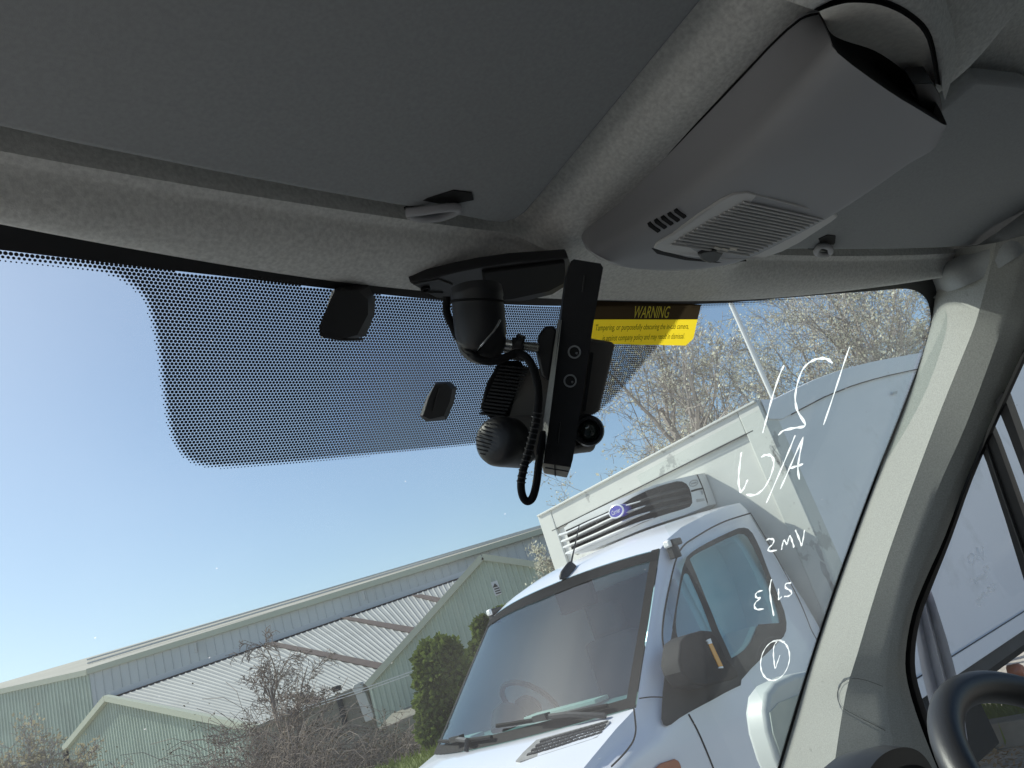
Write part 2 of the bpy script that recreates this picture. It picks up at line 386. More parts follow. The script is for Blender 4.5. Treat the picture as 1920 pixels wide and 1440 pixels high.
W3 = [z2(ci, 1180, 1160, 5.05), z2([(1400, 215), (1372, 255), (1364, 320), (1370, 400), (1381, 470), (1400, 420), (1426, 345)], 1180, 1160, 5.05), z2([(1378, 215), (1425, 205), (1470, 222)], 1180, 1160, 5.05)]
GN = YV*sin(SL)+ZV*cos(SL)
for nm, grp, wd in (('pen_number', W1[:3], .0027), ('pen_initials', W1[3:], .0027), ('pen_letters', W2[:4], .0022), ('pen_date', W2[4:], .0022), ('pen_tick', W3, .0020)):
    mb = MB(); strokes(grp, lambda x, y: WS(x, y, .003), mb, wd, GN); obj(nm, mb, m_ink, ws, sm=0, fix=False)
# ------------------------------------------------------------------ headliner
def lipt(x): return -.013+.048*((x-.70)/.66)**2
def zroof(x, y):
    t = Yh(x)-y; u = abs(x-XM)
    wv = smooth(.215, .15, u)                               # 1 in the hump over the console, 0 over the visors
    tl = lipt(x); t = t if t > .06 else .06-(.06-t)*(.06/(.06-tl))
    lip = lin(t, [-.004, 0, .006, .014, .03, .05, .064, .067, .074, .0775, .0795, .084, .104, .2, .4, .43, .5, .9], [.396, .382, .379, .378, .379, .386, .398, .4030, .4055, .407, .431, .436, .438, .443, .452, .465, .475, .49])
    hump = lin(t, [-.004, 0, .006, .014, .03, .06, .1, .2, .33, .42, .47, .55, .9], [.396, .382, .379, .378, .380, .385, .391, .398, .403, .408, .425, .462, .49])
    z = lip*(1-wv)+hump*wv
    z -= .05*smooth(.80, .90, u)                            # comes down to the door rails
    return z
ts = [-.004, -.002, 0, .003, .006, .010, .014, .02, .03, .04, .05, .058, .064, .067, .070, .074, .076, .0775, .0795, .082, .086, .092, .099, .106, .115, .13, .15, .17, .2, .23, .26, .3, .33, .36, .39, .41, .43, .45, .47, .5, .55, .6, .7, .8]
rows = []
for t in ts:
    rw_ = []
    for x in [XM+.87*(2*j/140-1) for j in range(141)]:
        tt = t if t > .06 else .06-(.06-t)*((.06-lipt(x))/.06)
        rw_.append(VP(x, Yh(x)-tt, zroof(x, Yh(x)-tt)))
    rows.append(rw_)
hl = obj('headliner', MB().grid(rows), m_fabric, van, sm=40)
# sun visors: padded slabs in the recess, t .1 to .41
def slab(outline, zf, th, name, mat, par, bev):
    mb = MB(); lo = [VP(x, y, zf(x, y)) for x, y in outline]; mb.prism(lo, ZV*th); return obj(name, mb, mat, par, sm=50, bevel=bev, seg=4)
for side in (-1, 1):
    X = lambda x: XM+side*x                                  # x: out from the middle
    ol = []
    for x, t in [(.215, .40), (.215, .14), (.2155, .118), (.221, .105), (.232, .0965), (.25, .0945), (.27, .0965), (.30, .098), (.36, .099), (.44, .1), (.53, .101), (.62, .102), (.75, .105), (.79, .115), (.805, .14), (.807, .3), (.795, .37), (.75, .39), (.5, .405), (.3, .41)]:
        ol.append((X(x), Yh(X(x))-t))
    v = slab(ol, lambda x, y: .4015+.06*max(Yh(x)-y-.1, 0), .02, 'sun_visor', m_visor, van, .007)
    # pivot clip in its pocket
    cx = X(.318); cy_ = Yh(cx)-.103
    if side < 0: P = lambda a, b, c: VP(cx+a, cy_+b, .4035+c)
    else: P = lambda a, b, c: VP(cx-a, cy_+b, .4035+c)
    mb = MB(); mb.prism([P(*q, -.0012) for q in [(-.032, .004), (-.018, -.016), (.002, -.030), (.022, -.030), (.030, -.02), (.014, -.012), (.022, .004)]], ZV*.003)
    obj('clip_pocket', mb, m_void, v, sm=30)
    mb = MB(); mb.tube(cat([P(-.031, .004, -.004), P(-.02, -.004, -.007), P(-.004, -.012, -.008), P(.012, -.014, -.007), P(.016, -.008, -.006), P(.006, .003, -.006), P(-.012, .008, -.006), P(-.028, .006, -.005)], 5), .0042, 10, closed=False)
    obj('visor_clip', mb, m_console, v, sm=60)
# ------------------------------------------------------------------ overhead console
Lp = cat([(1092, 452), (1088, 437), (1105, 417), (1150, 383), (1200, 338), (1250, 290), (1300, 238), (1350, 186), (1400, 133), (1450, 80), (1500, 36), (1537, 25)], 4)
Lp = [Lp[round(i*(len(Lp)-1)/40)] for i in range(41)]
Mp = cat([(1100, 468), (1105, 470), (1118, 466), (1165, 447), (1215, 420), (1265, 388), (1320, 346), (1375, 302), (1430, 254), (1495, 184), (1571, 100)], 4)
Np = cat([(1112, 478), (1130, 486), (1160, 484), (1220, 463), (1280, 432), (1340, 395), (1400, 352), (1460, 306), (1530, 256), (1600, 210), (1665, 170)], 4)
Rp = cat([(1125, 486), (1165, 498), (1215, 506), (1290, 509), (1385, 495), (1470, 458), (1560, 410), (1640, 359), (1710, 310), (1758, 281), (1779, 238)], 4)
zL = lambda t: .398+.006*t; rows = []
n = len(Lp)
for i in range(n):
    t = i/(n-1); k = smooth(0, .12, t)
    a = AZ(*Lp[i], zL(t)); b = AZ(*Mp[i], .382-.030*k-.010*t); c = AZ(*Np[i], .376-.036*k-.014*t); d = AZ(*Rp[i], .371-.032*k-.016*t)
    up = VC(d); e = VP(up[0]+.004, up[1], up[2]+.018); f = VP(up[0]+.008, up[1], .41)
    prof = cat([a, a*.45+b*.55+ZV*-.001, b, c, c*.5+d*.5-ZV*.001, c*.1+d*.9-ZV*.0012, d+ZV*.004*k], 3)
    rows.append([a+ZV*.02]+prof+[e, f])
CB = MB().grid(rows); CBV = BVHTree.FromPolygons(CB.v, CB.f)
def CO(px, py, o): d = ray(px, py); h = CBV.ray_cast(EYE, d); return (h[0] if h[0] else AZ(px, py, .335))-d*o
con = obj('overhead_console', CB, m_console, van, sm=60)
mb = MB(); mb.tube([AZ(*p, zL(i/(len(Lp)-1)))-ray(*p)*.001 for i, p in enumerate(Lp)], .0010, 6); obj('console_gap', mb, m_rub, con, sm=60)
# rear opening: dark tray, pale cloth lining beyond, cloth ring round it
rim = cat([(1533, 24), (1542, 40), (1552, 62), (1566, 92), (1590, 124), (1640, 160), (1708, 196), (1760, 226)], 4)
vin = cat([(1536, 22), (1546, 40), (1558, 62), (1583, 76), (1640, 95), (1690, 129), (1714, 158), (1758, 182)], 4)
o1 = cat([(1537, 21), (1552, 15), (1572, 9), (1600, 5), (1652, 10), (1704, 35), (1738, 75), (1754, 157)], 4)
mb = MB(); m = len(rim)
mb.grid([[AZ(*p, .330+.06*(1-i/m)**1.5) for i, p in enumerate(rim)], [AZ(*(p*.5+q*.5), .392) for p, q in zip(rim, vin)], [AZ(*p, .400) for p in vin]])
obj('console_tray', mb, m_void, con, sm=40)
mb = MB(); mb.grid([[AZ(*p, .380) for p in vin], [AZ(*(p*.5+q*.5), .3765) for p, q in zip(vin, o1)], [AZ(*p, .3665) for p in o1]])
obj('tray_lining', mb, M('lining_cloth', (.90, .88, .82), .95, bump=.5, bs=900, var=.08, vs=200), con, sm=60)
o2 = cat([(1525, 18), (1546, 7), (1568, -2), (1600, -7), (1658, -2), (1713, 26), (1748, 69), (1764, 160)], 4)
o3 = cat([(1470, 0), (1490, -40), (1530, -110), (1640, -110), (1735, -60), (1780, 20), (1792, 110), (1772, 188)], 4)
mb = MB(); mb.grid([[AZ(*p, .3663) for p in o1], [AZ(*(p*.5+q*.5), .371) for p, q in zip(o1, o2)], [AZ(*p, .370) for p in o2]]); obj('lining_seam', mb, m_rub, con, sm=60)
mb = MB(); mb.grid([[AZ(*p, .3705) for p in o2], [AZ(*(p*.7+q*.3), .369) for p, q in zip(o2, o3)], [AZ(*(p*.3+q*.7), .376) for p, q in zip(o2, o3)], [AZ(*p, .390) for p in o3], [AZ(*p, .41)+(p.x > 1e9)*ZV for p in o3]]); obj('cloth_ring', mb, m_fabric, con, sm=70)
mb = MB(); mb.prism([AZ(*p, .352) for p in [(1712, 158), (1750, 156), (1762, 176), (1768, 205), (1765, 228), (1735, 212), (1722, 190)]], ZV*.02); obj('tray_catch', mb, m_black, con, bevel=.001)
# lamp lens with ribs
def zc(x, y): return .3545
lens = [(1226, 466), (1232, 457), (1262, 440), (1312, 402), (1352, 376), (1378, 364), (1402, 361), (1450, 373), (1510, 389), (1566, 401), (1572, 406), (1560, 416), (1500, 455), (1465, 473), (1430, 484), (1390, 488), (1340, 487), (1290, 481), (1245, 473)]
mb = MB(); mb.prism([CO(*p, .0035) for p in lens], ZV*.02); ln = obj('map_lamp', mb, m_lens, con, bevel=.0015)
cent = Vector((1405, 428)); ribs = MB()
for k in range(17):                                       # ribs follow the lens: lines between its two long sides
    f = (k+1)/18
    a = Vector((1240, 462)).lerp(Vector((1392, 372)), f); b = Vector((1400, 484)).lerp(Vector((1556, 409)), f)
    a = a.lerp(b, .04+.05*abs(f-.5)); b = b.lerp(a, .03)
    ribs.tube([CO(*a.lerp(b, q), .0038) for q in (0, .25, .5, .75, 1)], .0011, 6)
obj('lens_rib', ribs, m_lens, ln, sm=60)
mb = MB(); mb.prism([CO(*p, .0015) for p in [(1222, 466), (1236, 470), (1290, 484), (1340, 491), (1400, 490), (1345, 493), (1285, 488), (1232, 476)]], ZV*.01); obj('lens_gap', mb, m_void, ln, sm=0)
c0 = AZ(1334, 482, .349)
mb = MB(); mb.prism([CO(*p, .008) for p in [(1309, 478), (1320, 472), (1340, 470), (1357, 476), (1348, 490), (1330, 495), (1316, 489)]], ZV*.012); obj('lamp_switch', mb, m_black, ln, bevel=.002)
for k in range(5):
    cx, cyy = 1228+12.2*k, 428-6.6*k
    q = [(cx-12, cyy-3), (cx-6, cyy-7), (cx+11, cyy+5), (cx+5, cyy+9)]
    mb = MB(); mb.prism([CO(*p, .0022) for p in q], ZV*.004); obj('vent_slot', mb, m_void, con, sm=0)
# small printed switch marks by the lens
mb = MB()
for q in [[(1341, 462), (1352, 466), (1349, 470), (1338, 466)], [(1356, 465), (1366, 468), (1364, 472), (1353, 469)], [(1370, 464), (1384, 464), (1381, 470), (1367, 470)]]: mb.prism([CO(*p, .006) for p in q], ZV*.0005)
obj('lamp_mark', mb, m_paper, ln, sm=0)
# dark groove behind the driver's visor
# ------------------------------------------------------------------ right pillar trim, seals, side window
E0 = cat([(1768, 470), (1762, 520), (1752, 566), (1745, 612), (1718, 705), (1683, 800), (1641, 905), (1602, 1010), (1560, 1128), (1522, 1243), (1490, 1350), (1462, 1445), (1430, 1560)], 3)
E1 = cat([(1868, 455), (1855, 510), (1838, 575), (1822, 625), (1769, 756), (1722, 880), (1683, 988), (1655, 1070), (1631, 1147), (1608, 1225), (1586, 1300), (1567, 1416), (1550, 1540)], 3)
E2 = cat([(1925, 440), (1908, 520), (1888, 585), (1866, 650), (1812, 795), (1763, 905), (1722, 1010), (1696, 1085), (1680, 1150), (1664, 1230), (1660, 1290), (1668, 1370), (1690, 1500)], 3)
E3 = cat([(1990, 430), (1965, 520), (1940, 600), (1921, 652), (1865, 775), (1815, 890), (1772, 1005), (1736, 1085), (1711, 1150), (1698, 1225), (1702, 1282), (1728, 1366), (1782, 1500)], 3)
def VD(v): return (XV*v[0]+YV*v[1]+ZV*v[2]).normalized()
N1, N2 = VD((-.85, .37, .37)), VD((-.96, -.22, -.17)); N3 = VD((-.68, -.60, -.42))      # the facet that faces the windscreen, and the one that faces across the cab
def onplane(px, py, P0, n): d = ray(px, py); return EYE+d*((P0-EYE).dot(n)/d.dot(n))
PR = []; n = len(E0)
for i in range(n):
    a = WS(*E0[i], .004); b = onplane(*E1[i], a, N1); c = onplane(*E2[i], b, N2); d = onplane(*E3[i], c, N3)
    PR.append((a, b, c, d))
R2 = []
for a, b, c, d in PR:
    bulge = (EYE-c).normalized()
    R2.append([a+XV*.03, a]+[a.lerp(b, k/6) for k in range(1, 6)]+[b]+[b.lerp(c, k/4) for k in range(1, 4)]+cat([c, c.lerp(d, .3)+bulge*.003, c.lerp(d, .65)+bulge*.005, d], 3)+[SS(*E3[len(R2)], .022), SS(*E3[len(R2)], .0)])
pil = obj('pillar_trim', MB().grid(R2), m_pillar, van, sm=20)
# joint line where the pillar trim meets the roof lining
ca = [(1756, 551), (1800, 540), (1850, 517), (1900, 486), (1925, 470), (1960, 440)]
# the same trim on the far side, and the printed edge carried round to it
mir = lambda P: (lambda q: VP(2*XM-q[0], q[1], q[2]))(VC(P))
obj('pillar_trim', MB().grid([[mir(p) for p in r] for r in R2[10:]]), m_pillar, van, sm=20)
lf = [Vector((2*XM-q.x, q.y)) for q in innc if q.x > 2*XM-innc[0].x][::-1]; mb = MB(); a_, b_ = [], []
for i, c in enumerate(lf):
    q = c+nrm2(lf, i)*.03; a_.append(WP(c.x, c.y, .001)); b_.append(WP(q.x, q.y, .001))
mb.grid([a_, b_]); obj('frit_band', mb, m_frit, ws, sm=60)
# roof lining corner that covers the top of the pillar
def prad(px, py):                                            # distance of the pillar surface under a pixel
    i = min(range(len(E0)), key=lambda i: abs(E0[i][1]+(px-E0[i][0])*-.25-py)); best = min(range(4), key=lambda k: abs((E0, E1, E2, E3)[k][i][0]-px)); return (PR[i][best]-EYE).length
jl = cat([(1752, 560), (1768, 550), (1800, 540), (1850, 517), (1900, 486), (1925, 470), (1990, 430)], 4); up = cat([(1700, 528), (1725, 515), (1765, 497), (1815, 470), (1870, 435), (1925, 395), (1990, 350)], 4)
rj = cat([((WS(1752, 560)-EYE).length-.004, 0), (prad(1768, 575)-.012, 0), (prad(1800, 600)-.02, 0), (prad(1850, 580)-.03, 0), (prad(1900, 540)-.04, 0), (prad(1925, 520)-.05, 0), (prad(1960, 500)-.06, 0)], 4)
mb = MB(); mb.grid([[EYE+ray(*p)*(r.x+.03) for p, r in zip(jl, rj)], [EYE+ray(*p)*(r.x-.002) for p, r in zip(jl, rj)], [EYE+ray(*(p*.7+q*.3))*(r.x-.005) for p, q, r in zip(jl, up, rj)], [EYE+ray(*(p*.3+q*.7))*(r.x-.004) for p, q, r in zip(jl, up, rj)], [EYE+ray(*q)*(r.x+.03) for q, r in zip(up, rj)]])
obj('pillar_cap', mb, m_visor, van, sm=70)
# door seal between pillar and side glass
S0 = E3; S1 = cat([(2010, 430), (1985, 520), (1952, 610), (1930, 660), (1874, 783), (1824, 898), (1783, 1012), (1750, 1095), (1726, 1160), (1716, 1225), (1722, 1285), (1760, 1400), (1815, 1540)], 3)
mb = MB(); mb.grid([[SS(*p, .024) for p in S0], [SS(*(p*.5+q*.5), .026) for p, q in zip(S0, S1)], [SS(*q, .012) for q in S1], [SS(*q, -.004) for q in S1]]); obj('door_seal', mb, m_rub, van, sm=50)
# side glass, its divider bars
def SV(y, z, sh=0.): return VP(xs_side(z)-sh, y, z)
gl = MB(); gl.grid([[SV(-.7+2.1*j/10, z, -.006) for j in range(11)] for z in (-.62, -.5, -.35, -.2, 0, .2, .34)]); sg = obj('side_window', gl, m_sg, van, sm=60)
def barpx(name, L, R, th, mat, sh=.012):
    mb = MB(); l = [SS(*p, sh) for p in L]; r = [SS(*p, sh) for p in R]
    mb.grid([[p+XV*th for p in l], l, r, [p+XV*th for p in r]]); return obj(name, mb, mat, van, sm=30)
wb = barpx('window_bar', [(1838, 838), (1850, 868), (1885, 975), (1922, 1095), (1965, 1250), (2010, 1420), (2060, 1620)], [(1857, 800), (1868, 826), (1895, 900), (1922, 976), (1975, 1130), (2040, 1340), (2100, 1560)], .02, m_black)
mb = MB(); mb.tube([SS(*p, .016) for p in [(1846, 826), (1880, 925), (1922, 1045), (1970, 1200), (2025, 1390)]], .0022, 6); obj('bar_groove', mb, m_bracket, wb)
barpx('window_post', [(1866, 752), (1890, 812), (1922, 897), (1980, 1060), (2060, 1310), (2120, 1530)], [(1880, 735), (1900, 790), (1922, 852), (1995, 1040), (2090, 1310), (2150, 1500)], .03, m_black)
mb = MB()
Zs = lambda *p: z2(p, 1700, 760, 2.118)
W4 = [Zs((301, 560), (302, 585), (304, 618)), Zs((304, 618), (290, 590), (277, 564)), Zs((277, 564), (279, 590), (281, 618)), Zs((258, 588), (247, 600), (248, 622), (258, 632), (268, 620), (268, 600), (258, 588)),
      Zs((324, 640), (318, 665), (312, 692)), Zs((324, 640), (310, 643), (308, 660), (320, 664)), Zs((306, 672), (298, 680), (302, 692), (309, 684), (306, 672)), Zs((296, 676), (292, 694), (286, 682), (280, 698), (277, 684)), Zs((275, 698), (266, 692), (270, 704), (276, 708)), Zs((258, 690), (250, 696)),
      Zs((350, 715), (335, 712), (345, 732), (330, 742), (322, 735)), Zs((352, 735), (335, 728), (318, 722)), Zs((326, 722), (320, 745), (312, 760)), Zs((316, 748), (306, 745), (309, 760)), Zs((306, 755), (298, 752), (300, 768)), Zs((296, 760), (292, 780)), Zs((292, 772), (286, 770), (290, 800)), Zs((284, 770), (278, 790))]
strokes(W4, lambda x, y: SS(x, y, .004), mb, .0026, XV); obj('pen_note', mb, m_ink, sg, sm=0, fix=False)
# our own white front wing seen through the side glass
wl = [(1708, 1120), (1714, 1180), (1728, 1260), (1748, 1340), (1772, 1430), (1800, 1540)]; wr = [(1738, 1085), (1754, 1130), (1776, 1200), (1800, 1290), (1815, 1390), (1840, 1540)]
mb = MB(); mb.grid([[SS(*p, -.03) for p in wl], [SS(*(p*.65+q*.35), -.10) for p, q in zip(map(Vector, wl), map(Vector, wr))], [SS(*(p*.4+q*.6), -.075) for p, q in zip(map(Vector, wl), map(Vector, wr))], [SS(*(p*.3+q*.7), -.13) for p, q in zip(map(Vector, wl), map(Vector, wr))], [SS(*q, -.10) for q in wr]])
obj('wing_panel', mb, m_white, van, sm=40)
# door mirror outside, ahead of the pillar
fM = lambda d: (lambda P: VC(P)[1]-d)
mo = [(1560, 1250), (1530, 1254), (1490, 1262), (1455, 1278), (1440, 1298), (1436, 1330), (1442, 1370), (1458, 1420), (1480, 1470), (1600, 1470), (1640, 1300)]
mb = MB(); mb.prism([hit(*p, fM(1.95), .2, 6) for p in mo], YV*.10); dm = obj('door_mirror', mb, m_shell, van, bevel=.02, seg=4)
mb = MB(); mb.prism([hit(*p, fM(1.945), .2, 6) for p in [(1560, 1292), (1510, 1298), (1460, 1318), (1444, 1336), (1450, 1374), (1466, 1420), (1488, 1465), (1600, 1460)]], YV*.01); obj('mirror_glass', mb, m_mirror_reflection, dm, sm=0)
# ------------------------------------------------------------------ dashboard, wheel, rest of the cab
rows = []
for j in range(31):
    x = XM+.92*(2*j/30-1); yb = Yh(x)+(.38+.50)/TAN; zz = -.50
    hood = .07*math.exp(-((x-1.17)/.2)**4)
    rows.append([VP(x, .42, -.95), VP(x, .44, -.62), VP(x, .50, -.52+hood), VP(x, .62, -.475+hood*1.3), VP(x, .85, -.47+.3*hood), VP(x, yb+.02, zz-.02)])
db = obj('dashboard', MB().grid(rows), m_dash, van, sm=50)
# instrument hood: its crest shows at the foot of the picture
hp = cat([(1560, 1500), (1588, 1445), (1612, 1415), (1640, 1400), (1668, 1398), (1692, 1410), (1712, 1440), (1735, 1500)], 5)
fy = lambda d: (lambda P: VC(P)[1]-d)
A = [hit(*p, fy(.80), .2, 4) for p in hp]
mb = MB(); mb.grid([[p+YV*.16-ZV*.05 for p in A], [p+YV*.05-ZV*.004 for p in A], A, [p-YV*.03-ZV*.006 for p in A], [p-YV*.03-ZV*.03 for p in A], [p+YV*.03-ZV*.05 for p in A]]); obj('instrument_hood', mb, m_black, db, sm=60)
WC = VP(1.235, .60, -.395); 
wn = VP(0, -.80, .60-CAMZ).normalized(); wn = (-YV*.82+ZV*.57).normalized(); wu = XV; wv_ = wn.cross(wu).normalized()
if wv_.z < 0: wv_ = -wv_
sw = MB(); sw.tube([WC+(wu*cos(a)+wv_*sin(a))*.195 for a in [2*PI*k/64 for k in range(64)]], .0235, 16, closed=True); swo = obj('steering_wheel', sw, m_wheel, van, sm=70)
hub = MB(); hub.revolve(WC-wn*.07, WC-wn*.02, [(0, .02), (0, .07), (.7, .075), (1, .05)], 24)
for a in (0, PI, -PI/2): hub.bar(WC-wn*.05, WC+(wu*cos(a)+wv_*sin(a))*.19-wn*.008, .02, wn, .008)
obj('wheel_hub', hub, m_black, swo, bevel=.004)
# enclosure out of frame: floor, rear wall, doors with added light blocks over part of their windows, roof skin
mb = MB(); mb.box(VP(XM, -.1, -1.25), XV*.95, YV*.85, ZV*.03); obj('cab_floor', mb, m_dash, van)
mb = MB(); mb.box(VP(XM, -.95, -.35), XV*.92, YV*.02, ZV*.92); obj('rear_wall', mb, m_trim, van)
for s_, nm in ((-1, 'left'), (1, 'right')):
    xx = XM+s_*.93; mb = MB(); mb.box(VP(xx, .05, -.92), XV*.03, YV*1.0, ZV*.32); mb.box(VP(xx-s_*.1, .0, .40), XV*.03, YV*.55, ZV*.045); mb.box(VP(xx-s_*.03, -.82, -.1), XV*.03, YV*.13, ZV*.5)
    if s_ < 0: mb.box(VP(xx, -.15, -.25), XV*.03, YV*.62, ZV*.42)  # unseen block added over the left window to darken that side
    if s_ > 0: mb.box(VP(xx, -.25, -.1), XV*.03, YV*.42, ZV*.5)  # unseen block added over the right window's rear to dim the driver's side
    obj('door_panel_light_block', mb, m_trim, van)
mb = MB(); mb.grid([[VP(XM+.95*u, y if y < .4 else y+Yh(XM+.95*u)-Yh(XM), z) for u in (-1, -.75, -.5, -.25, 0, .25, .5, .75, 1)] for y, z in ((Yh(XM)-.03, .425), (.45, .50), (.2, .54), (-.97, .55))]); obj('roof_skin', mb, m_white, van, sm=60)
for sx in (.28, 1.17):
    mb = MB(); mb.box(VP(sx, -.52, -.62), XV*.24, YV*.25, ZV*.07); mb.box(VP(sx, -.78, -.25), XV*.24, YV*.06, ZV*.33); so_ = obj('cab_seat', mb, m_seat, van, bevel=.04, seg=3)
# ------------------------------------------------------------------ things on the windscreen
def wsP(pts, sh): return [WS(p[0], p[1], sh) for p in pts]
WN = (YV*sin(SL)+ZV*cos(SL))*-1.0                          # inward normal of the glass
def DP(x, y, r): d = ray(x, y); return EYE+d*(r/d.dot(FWD))   # a point at a measured distance in front of the eye
# warning sticker
st = thing('warning_sticker', 'yellow and brown warning notice stuck to the windscreen beside the camera', 'sticker', WS(1215, 640), VROT)
def quad(tl, tr, br, bl, sh, nx=14, ny=5):
    tl, tr, br, bl = map(Vector, (tl, tr, br, bl))
    return MB().grid([[WS(*(tl.lerp(tr, i/nx).lerp(bl.lerp(br, i/nx), j/ny)), sh) for i in range(nx+1)] for j in range(ny+1)])
mb = quad((1060, 563), (1315, 571), (1308, 599), (1050, 599), .004); obj('heading_panel', mb, m_sbrn, st, sm=0)
mb = quad((1050, 599), (1308, 599), (1300, 635), (1040, 632), .004); mb.add(*(lambda q: (q.v, q.f))(quad((1040, 632), (1300, 635), (1286, 648), (1036, 643), .004))); obj('notice_panel', mb, m_styel, st, sm=0)
def on_glass(x, y): return WS(x, y, .0055)
def to_glass(P):                                            # lay a lettering point on the sticker
    a, b, c = VC(P); g = fW(.0095)(P); return P-(YV*sin(SL)+ZV*cos(SL))*(g*sin(SL))
ar = (on_glass(1290, 585)-on_glass(1140, 585)).normalized(); au = (on_glass(1223, 572)-on_glass(1218, 597)).normalized()
px = lambda a, b: (on_glass(*a)-on_glass(*b)).length
text('heading_letters', 'WARNING', on_glass(1220, 584), ar, au, px((1219, 573), (1214, 596))*.98, m_styelT, st, width=px((1187, 585), (1253, 585)), shear=.1, wrap=to_glass)
text('notice_letters', 'Tampering, or purposefully obscuring the in-cab camera,', on_glass(1205, 613), ar, au, px((1205, 607), (1203, 621)), m_sblk, st, width=px((1118, 613), (1292, 613)), wrap=to_glass)
text('notice_letters', 'is against company policy and may result in dismissal.', on_glass(1207, 632), ar, au, px((1205, 626), (1203, 640)), m_sblk, st, width=px((1130, 632), (1282, 632)), wrap=to_glass)
# sensor pads
def pad(name, base, top, hgt, label, catg, face=None):
    c = WS(*base[0]); t = thing(name, label, catg, c, VROT)
    b = [WS(*p, .003) for p in base]; f = [EYE+(q-EYE) for q in [WS(*p, hgt) for p in top]]
    mb = MB(); n = len(b); mb.grid([b, f], cu=True); mb.poly(f[::-1]); mb.poly(b); return t, mb
t1, mb = pad('sensor_pad', [(640, 536), (690, 534), (704, 560), (702, 590), (686, 630), (650, 640), (612, 630), (606, 600), (622, 545)], [(628, 545), (672, 545), (690, 562), (690, 590), (670, 628), (640, 636), (600, 630), (598, 612), (620, 560)], .022, 'larger black sensor block at the top of the dotted glass', 'sensor')
obj('sensor_case', mb, m_black, t1, sm=30, bevel=.0015)
mb = MB(); mb.tube(wsP([(604, 631), (640, 637), (680, 636)], .02), .0012, 6); obj('case_rim', mb, m_bracket, t1)
t2, mb = pad('sensor_pad', [(818, 716), (844, 716), (856, 726), (852, 752), (838, 786), (800, 791), (787, 780), (800, 745)], [(816, 720), (836, 719), (848, 730), (844, 752), (832, 780), (806, 786), (793, 780), (804, 745)], .014, 'small black sensor stub in the middle of the dotted glass', 'sensor')
obj('sensor_case', mb, m_black, t2, sm=30, bevel=.001)
mb = MB(); mb.tube(wsP([(824, 728), (816, 755), (812, 772)], .0155), .0008, 6); obj('case_rim', mb, m_bracket, t2)
# mirror mount: base plate, round arm
mt = thing('mirror_mount', 'black mirror base plate and round stub arm under the roof lining', 'mirror mount', WS(940, 560), VROT)
fa = lambda s: (lambda P: VC(P)[2]-(.373-s+.10*(VC(P)[1]-.6)))
pl = [(768, 531), (800, 524), (860, 509), (905, 500), (960, 492), (1066, 484), (1072, 500), (1060, 538), (1036, 553), (990, 564), (950, 570), (905, 574), (860, 572), (830, 565), (806, 553)]
mb = MB(); mb.prism([hit(*p, fa(0), .2, 3) for p in pl], ZV*.012); bp_ = obj('base_plate', mb, m_black, mt, bevel=.002)
mb = MB(); mb.prism([hit(*p, fa(.004), .2, 3) for p in [(905, 512), (1060, 492), (1062, 530), (1030, 547), (960, 562), (912, 566)]], ZV*.006); obj('plate_cover', mb, m_rub, bp_, bevel=.002)
mb = MB(); mb.tube([hit(*p, fa(.001), .2, 3) for p in [(775, 533), (822, 524), (848, 534)]], .0009, 6); mb.tube([hit(*p, fa(.001), .2, 3) for p in [(788, 548), (830, 549)]], .0009, 6); obj('plate_edge', mb, m_bracket, bp_)
mb = MB(); mb.revolve(hit(797, 540, fa(.0), .2, 3), hit(797, 540, fa(.0), .2, 3)-ZV*.003, [(0, .005), (1, .005), (1, .003), (.3, .003)], 12); obj('screw_hole', mb, m_rub, bp_)
D = .69
a, b = DP(893, 540, D), DP(907, 682, D-.012); k = D/FPX
prof = [(0, 48*k), (.08, 49*k), (.12, 49.5*k), (.15, 48*k), (.35, 49*k), (.6, 48*k), (.68, 46*k)] + [(.68+.32*sin(q), 46*k*cos(q)) for q in [rad(v) for v in (12, 24, 36, 48, 60, 70, 80, 87)]]
mb = MB(); mb.revolve(a, b, prof, 32); obj('stub_arm', mb, m_black, mt, sm=60)
mb = MB(); mb.tube([a.lerp(b, .19)+(CR*cos(q)+FWD*sin(q))*49.3*k for q in [2*PI*j/32 for j in range(32)]], .0011, 6, closed=True); obj('arm_ring', mb, m_rub, mt)
mb = MB(); mb.tube(cat([DP(938, 600, D-.033), DP(925, 622, D-.036), DP(905, 645, D-.032), DP(890, 668, D-.02)], 5), .0009, 6); obj('arm_seam', mb, m_steel, mt)
# dash camera: ribbed case and cross tube with lens, held on a screw clamp
dc = thing('dash_camera', 'dark twin dash camera with ribbed case and round lens ends', 'camera', WS(1010, 800), VROT)
D2 = .72; k2 = D2/FPX
left = [(930, 684), (952, 676), (1010, 690), (1020, 700), (990, 812), (940, 812), (902, 765)]
mb = MB(); mb.prism([DP(*p, D2) for p in [(944, 680), (1004, 690), (1060, 700), (1040, 815), (955, 800), (932, 778)]], FWD*.03); body = obj('camera_body', mb, m_cambody, dc, bevel=.002)
fins = MB()
for i in range(15):
    y = 684+i*6.4; x = 940-i*2.7
    fins.prism([DP(x-2, y, D2-.004), DP(x+52-i*.6, y+6, D2-.006), DP(x+51-i*.6, y+9.3, D2-.006), DP(x-3, y+3.3, D2-.004)], FWD*.03)
obj('cooling_fin', fins, m_black, body, sm=0)
mb = MB(); mb.prism([DP(*p, D2) for p in [(936, 676), (975, 676), (985, 690), (950, 815), (900, 766), (912, 720)]], FWD*.035); obj('fin_block', mb, m_rub, body, bevel=.002)
mb = MB(); mb.prism([DP(*p, D2+.006) for p in [(1070, 628), (1150, 641), (1153, 648), (1140, 705), (1124, 772), (1060, 800), (1040, 790)]], FWD*.035); obj('case_half', mb, m_cambody, dc, bevel=.003)
